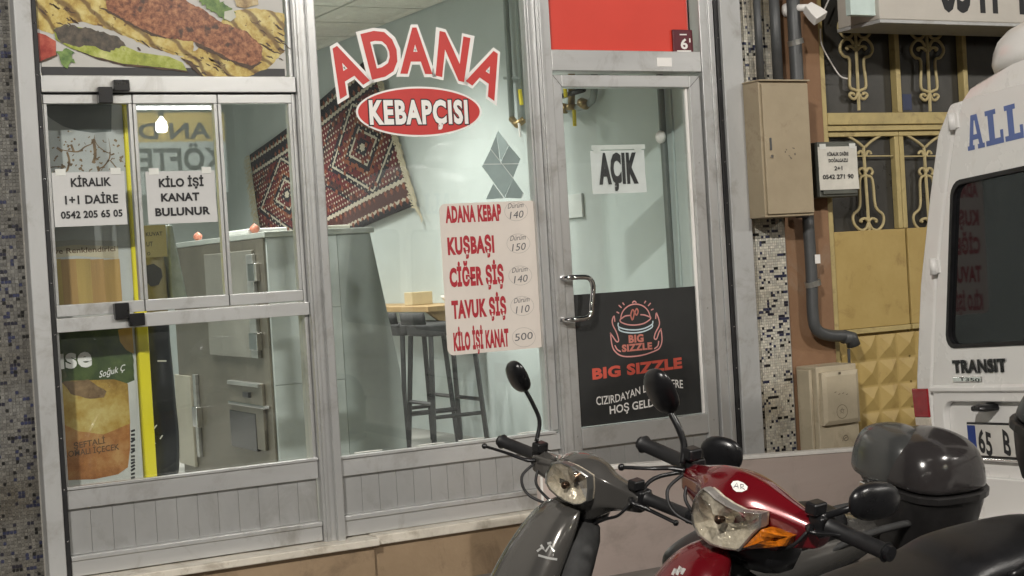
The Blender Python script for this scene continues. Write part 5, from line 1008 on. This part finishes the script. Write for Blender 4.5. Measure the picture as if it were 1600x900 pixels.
place(MB().loft([ell(16, 3, lambda u, v: V((x+rx_*u, ry_*v, z))) for z, x, rx_, ry_ in ((-.1, .02, .05, .09), (-.2, .08, .06, .135), (-.38, .14, .06, .16), (-.6, .12, .08, .16))]), KG).build('inner_shield', BLKM, root, sub=1)
ls_grey = ls
common(root, KG, h, GM, ((-.28, .05, -.315, .03), (-.37, .085, -.295, .045), (-.5, .12, -.275, .05), (-.75, .12, -.25, .05), (-.93, .09, -.24, .045)))
tcx = bl(KG, 1452, 757, 0.02)
CASE = mat('case_black', (.016, .015, .015), .38, 0, .2, 30); LIDM = mat('case_lid_gloss', (.028, .025, .025), .16, 0, .1, 4, coat=.25, rvar=.04)
tc_ = topcase(root, KG, tcx.x, tcx.z, .172, .17, .172, .20, LIDM, CASE)
GMET = mat('case_grey_metal', (.11, .112, .11), .2, .6, .1, 3, rvar=.05)
c = bl(KG, 1398, 742, -.07)
place(MB().loft([ell(24, 2.6, lambda u, v: V((c.x+.115*s_*u, -.07+.15*s_*v, c.z+z))) for s_, z in ((.98, -.02), (1., .02), (.98, .07), (.9, .115), (.72, .145), (.4, .16), (.1, .163))]), KG).build('lid_front_shell', GMET, tc_, sub=2)
place(MB().box(c.x+.10, c.x+.14, -.08, -.05, c.z-.03, c.z-.005), KG).build('catch', CHROME, tc_, bevel=.004)
place(MB().box(tcx.x-.13, tcx.x+.14, -.10, .10, tcx.z-.235, tcx.z-.202), KG).build('rack_plate', BLKM, root, bevel=.006)

# --- red scooter in front
MR, KR, HR = frames((1003, 693), 3.7, (1390, 865), 3.15, .25)
h = (HR.z-ROAD)/cos(.25); zax = V(KR.col[2][:3])
RM = mat('red_scooter_paint', (.13, .004, .008), .2, .2, .06, 3, coat=1., rvar=.04)
root = thing('motor_scooter', 'dark red scooter in front with large clear headlight and amber indicators', 'scooter', HR-zax*h, KR.to_3x3(), group='scooters parked side by side')
cw_ = cowl2(root, MR, ((0, [(.098, -.108), (.128, -.012), (.112, .028), (.062, .068), (.0, .058), (-.045, .02), (-.045, -.06), (.02, -.105)]), (.055, [(.088, -.10), (.112, .006), (.096, .035), (.05, .060), (.0, .048), (-.04, .015), (-.04, -.055), (.02, -.098)]), (.098, [(.058, -.088), (.08, .014), (.064, .032), (.036, .042), (.004, .032), (-.032, .01), (-.032, -.05), (.01, -.084)]), (.15, [(.04, -.06), (.054, -.004), (.044, .015), (.022, .021), (0, .016), (-.026, .0), (-.026, -.042), (.005, -.062)]), (.196, [(.028, -.05), (.034, -.012), (.026, .003), (.01, .008), (-.005, .005), (-.023, -.006), (-.023, -.038), (0, -.052)]), (.204, [(.024, -.046), (.03, -.014), (.022, .0), (.009, .004), (-.004, .002), (-.02, -.008), (-.02, -.035), (0, -.048)])), RM, (0, 1, 3))
xr_f = lambda y, z: .162-.22*abs(y)-2.2*y*y+.22*z
zo = lambda pts: [(1000+x/3.949, 672+y/3.949) for x, y in pts]
lens_set(root, MR, on_surf(MR, zo([(395, 360), (360, 388), (332, 435), (316, 510), (325, 580), (362, 650), (432, 705), (520, 732), (605, 744), (645, 700), (690, 645), (738, 600), (743, 516), (670, 508), (610, 502), (535, 466), (465, 420), (425, 382)]), xr_f), xr_f, .04, mat('clear_bezel', (.30, .28, .26), .3, .5))
flat_lamp(root, MR, on_surf(MR, zo([(752, 612), (800, 622), (870, 642), (938, 655), (900, 716), (790, 728), (690, 732), (640, 726)]), lambda y, z: xr_f(y, z)-.004), lambda y, z: xr_f(y, z)-.004, AMB)
flat_lamp(root, MR, on_surf(MR, zo([(218, 330), (245, 318), (275, 370), (305, 440), (303, 500), (292, 540), (240, 450), (212, 375)]), lambda y, z: xr_f(y, z)+.012), lambda y, z: xr_f(y, z)+.012, AMB)
cables(root, MR); handle_gear(root, MR, bl(MR, 971, 730, -.30), bl(MR, 1360, 848, .30))
A_ = bl(MR, 1016, 573, -.26)-bl(MR, 1050, 650, -.26)
mc = bl(MR, 1034, 611, -.26); mirror_(root, MR, mc, A_, V((.2, 1, .3)), .066, .052, [bl(MR, 1066, 724, -.19), bl(MR, 1069, 695, -.2), bl(MR, 1060, 668, -.22), bl(MR, 1048, 645, -.245)], r=.008)
mc = bl(MR, 1366, 783, .27); mirror_(root, MR, mc, bl(MR, 1415, 778, .27)-bl(MR, 1322, 790, .27), bl(MR, 1370, 757, .27)-bl(MR, 1366, 810, .27), .078, .042, [V((.02, .19, .02)), bl(MR, 1290, 806, .2), bl(MR, 1325, 795, .24), mc], r=.008)
bc = bl(MR, 1155, 762, .012); mb = MB(); sh = [bl(MR, x, y, .012+(x-1155)*.0008)+V((.03, 0, .012)) for x, y in ((1143, 756), (1150, 752), (1160, 754), (1168, 762), (1166, 767), (1154, 770), (1147, 768))]
# badge follows the cowl front: pushed onto its surface
st_s = bpy.context.evaluated_depsgraph_get()
bpy.context.view_layer.update()
dg = bpy.context.evaluated_depsgraph_get(); ev = cw_.evaluated_get(dg); mi = cw_.matrix_world.inverted()
def oncowl(ob, px, py, lift=.0015):
    e_ = ob.evaluated_get(bpy.context.evaluated_depsgraph_get()); iv = ob.matrix_world.inverted(); o_ = iv @ CAM; d_ = (iv.to_3x3() @ ray(px, py)).normalized()
    ok, loc, nr, _ = e_.ray_cast(o_, d_)
    return (ob.matrix_world @ loc+(ob.matrix_world.to_3x3() @ nr).normalized()*lift) if ok else None
def decal(ob, px, name, m, lift=.0015):
    q = [oncowl(ob, x, y, lift) for x, y in px]
    if all(q): return MB().add(q, [tuple(range(len(q)))]).build(name, m, ob)
bd = decal(cw_, [(1142.5, 757), (1146, 752.5), (1153, 751.5), (1162, 755), (1168.5, 761), (1167, 766), (1160, 769), (1151, 769), (1146, 765)], 'badge', WVIN)
def strokes(ob, lines, name, m, wd, lift):
    mb = MB()
    for ln in lines:
        q = [oncowl(ob, x, y, lift) for x, y in ln]
        if all(q): ribbon(mb, q, wd, -FW)
    if mb.v: mb.build(name, m, ob)
strokes(cw_, [[(1147, 763), (1152, 755.5), (1154, 764)], [(1149, 761), (1154, 761)], [(1158, 765), (1157.5, 757.5)], [(1157.5, 757.5), (1162, 758.5), (1162, 761), (1158, 761.5), (1164, 766)]], 'badge_letters', mat('badge_ink', (.12, .12, .13), .4), .0016, .0025)
place(MB().loft([ell(14, 2.6, lambda u, v: V((x+rx_*u, ry_*v, z))) for z, x, rx_, ry_ in ((-.14, .0, .07, .11), (-.1, .01, .08, .13), (-.05, .01, .06, .12))]), MR).build('column_cover', BLKP, root, smooth=True)
ls = place(MB().loft([ell(20, 2.5, lambda u, v: V((x+rx_*u, ry_*v, z-.3*rx_*u))) for z, x, rx_, ry_ in ((-.105, .115, .03, .03), (-.118, .125, .05, .06), (-.155, .14, .06, .088), (-.24, .18, .065, .115), (-.38, .25, .07, .15), (-.55, .26, .06, .155))]), KR).build('leg_shield', RM, root, sub=2)
place(MB().loft([ell(16, 3, lambda u, v: V((x+rx_*u, ry_*v, z))) for z, x, rx_, ry_ in ((-.16, .02, .05, .13), (-.28, .06, .06, .16), (-.45, .1, .06, .17), (-.6, .1, .08, .17))]), KR).build('inner_shield', BLKM, root, sub=1)
bpy.context.view_layer.update()
strokes(ls_grey, [[(840, 862), (848, 856), (853, 862), (860, 852), (866, 862)], [(842, 868), (856, 872), (870, 874)], [(846, 852), (850, 858)], [(856, 850), (862, 848)]], 'emblem', mat('emblem_silver', (.6, .6, .58), .3, .3), .006, .003)
strokes(ls, [[(1052, 899), (1056, 890), (1061, 893)], [(1059, 899), (1064, 886), (1069, 892)], [(1066, 898), (1071, 889)], [(1055, 895), (1070, 891)]], 'emblem', mat('emblem_silver', (.6, .6, .58), .3, .3), .006, .003)
common(root, KR, h, RM, ((-.14, .06, -.33, .035), (-.24, .11, -.315, .05), (-.45, .135, -.305, .055), (-.575, .135, -.298, .055), (-.60, .13, -.264, .055), (-.8, .13, -.25, .055), (-1.0, .10, -.23, .045)))
place(MB().loft([ell(14, 2.6, lambda u, v: V((x, w_*u, z+hh_*v))) for x, w_, z, hh_ in ((.06, .09, -.30, .06), (-.08, .1, -.30, .05), (-.2, .1, -.32, .06))]), KR).build('centre_cover', BLKM, root, sub=1)
topcase(root, KR, -1.07, .015, .175, .19, .15, .14, mat('case_lid_satin', (.022, .024, .026), .3, 0, .1, 4, rvar=.04), CASE)
place(MB().tube(smoothpath([(-.68, .13, -.25), (-.8, .145, -.2), (-1.0, .14, -.17), (-1.15, .1, -.16)], 4), .012, 8), KR).build('grab_rail', BLKP, root, smooth=True)

# ================================================================ ACROSS THE STREET (lights and the sign mirrored in the glass)
YO = -10.5
def RP(px, py, y): p = P(px, py, 1, -y); return V((p.x, y, p.z))
ob = thing('opposite_building', 'dark rendered building across the street behind the viewer', 'building', (4, YO, ROAD))
FB('wall', mat('dark_render', (.12, .11, .10), .85, 0, .2, 2), ob, -14, 24, YO-.6, YO-.1, ROAD, 9, bevel=0)
for k in range(9):
    x = -9+k*3.4; wn = FB('window', BLKP, ob, x, x+1.4, YO-.099, YO-.06, 5.2, 6.8, bevel=.01); FB('pane', VG, wn, x+.08, x+1.32, YO-.0595, YO-.05, 5.28, 6.72, bevel=0)
q0, q1 = RP(205, 305, YO), RP(348, 176, YO)
t = thing('opposite_sign', 'lit yellow and white shop sign across the street', 'sign', (q0.x, YO, q0.z))
FB('frame', BLKP, t, q0.x-.03, q1.x+.03, YO-.095, YO-.01, q0.z-.03, q1.z+.03)
zm = RP(270, 222, YO).z
FB('yellow_field', mat('sign_yellow_lit', (.75, .55, .12), .5, emit=2.2), t, q0.x, q1.x, YO-.0095, YO, zm+.001, q1.z, bevel=0); FB('white_field', mat('sign_white_lit', (.70, .78, .72), .5, emit=2.), t, q0.x, q1.x, YO-.0095, YO, q0.z, zm, bevel=0)
mb = MB()
for s_, xa_, xb_, yb0, yt in (('AN D', 328, 215, 216, 193), ('KÖFTE', 345, 218, 264, 232)):
    a, b, c = RP(xa_, yb0, YO), RP(xb_, yb0, YO), RP(xa_, yt, YO); text(mb, s_, lambda u, v: V((a.x+(b.x-a.x)*u, YO+.003, a.z+(c.z-a.z)*v)), .03)
mb.build('letters', mat('sign_navy', (.01, .015, .05), .5), t)
a, b = RP(210, 172, YO+.3), RP(336, 168, YO+.3)
t = thing('tube_lamp', 'lit tube lamp above the sign across the street', 'lamp', a); FB('tube', mat('tube_lit', (1, 1, .95), .5, emit=22.), t, a.x, b.x, YO+.28, YO+.32, a.z, a.z+.04, bevel=.005); FB('bracket', BLKP, t, a.x+.2, a.x+.25, YO-.09, YO+.279, a.z, a.z+.03)
c = RP(251, 198, YO+.6); t = thing('hanging_bulb', 'lit bulb hanging before the sign across the street', 'lamp', c)
MB().lathe([(.0, -.07), (.05, -.055), (.065, 0), (.05, .05), (.02, .08), (.02, .1)], c, n=16).build('bulb', mat('bulb_lit', (1, .95, .85), .5, emit=60.), t, smooth=True)
MB().lathe([(.025, .1), (.03, .15), (.01, .16)], c, n=12).build('socket', BLKP, t); MB().tube([c+V((0, 0, .15)), c+V((0, -.55, .5))], .006, 6).build('cable', BLKP, t)
for k, (x, z) in enumerate(((-6, 3.1), (-4.2, 2.9), (-2.6, 3.2), (-.8, 2.8), (.9, 3.0), (2.2, 3.3), (14.2, 2.9), (15.8, 3.2), (17.6, 3.0))):  # extra bulbs added to put small highlights on glossy surfaces
    t = thing('highlight_bulb', 'added bare bulb for highlights on the opposite front, %s' % ('first', 'second', 'third', 'fourth', 'fifth', 'sixth', 'seventh', 'eighth', 'ninth')[k]+' along the street', 'lamp', (x, YO+.4, z), group='added bulbs across the street')
    MB().lathe([(.0, -.07), (.05, -.055), (.065, 0), (.05, .05), (.02, .08)], (x, YO+.4, z), n=12).build('bulb', MATS['bulb_lit'], t, smooth=True); MB().tube([(x, YO+.4, z+.07), (x, YO-.08, z+.2)], .012, 6).build('arm', BLKP, t)
for k, (x, y, hz, en) in enumerate(((-2.2, -7.8, 5.2, 1650), (5.2, -8.6, 5.6, 800), (13.5, -8.6, 5.6, 600))):
    t = thing('street_lamp', 'street lamp across the road, %s' % ('left of the viewer', 'right of the viewer', 'far along the street')[k], 'street lamp', (x, y, ROAD), group='street lamps across the road')
    MB().tube([(x, y, ROAD), (x, y, hz-.3), (x+.1, y+.25, hz), (x+.2, y+.7, hz+.05)], [.07, .05, .04, .035], 12).build('pole', DPI, t, smooth=True)
    hd = MB().loft([[V((x+.2+w_*i, y+.6+l_, hz+.03+z*j)) for i, j in ((-1, 0), (1, 0), (.7, 1), (-.7, 1))] for l_, w_, z in ((0, .06, .06), (.15, .11, .09), (.5, .1, .06))]).build('head', DPI, t, bevel=.01)
    FB('lamp_glass', mat('street_lamp_lit', (1, .93, .8), .5, emit=40.), t, x+.13, x+.27, y+.72, y+1.02, hz+.005, hz+.028, bevel=0)
    ld = bpy.data.lights.new('street_light', 'AREA'); ld.shape = 'RECTANGLE'; ld.size = .3; ld.size_y = .3; ld.energy = en*.34; ld.color = (1, .95, .88)
    lo = bpy.data.objects.new('street_light', ld); col.objects.link(lo); lo.parent = t; lo.location = V((x+.2, y+.87, hz))-V((x, y, ROAD))
    lo.rotation_euler = (V((x+.2, y+.87, hz))-V((3.2 if k < 2 else 6, -1., .8))).to_track_quat('Z', 'Y').to_euler()
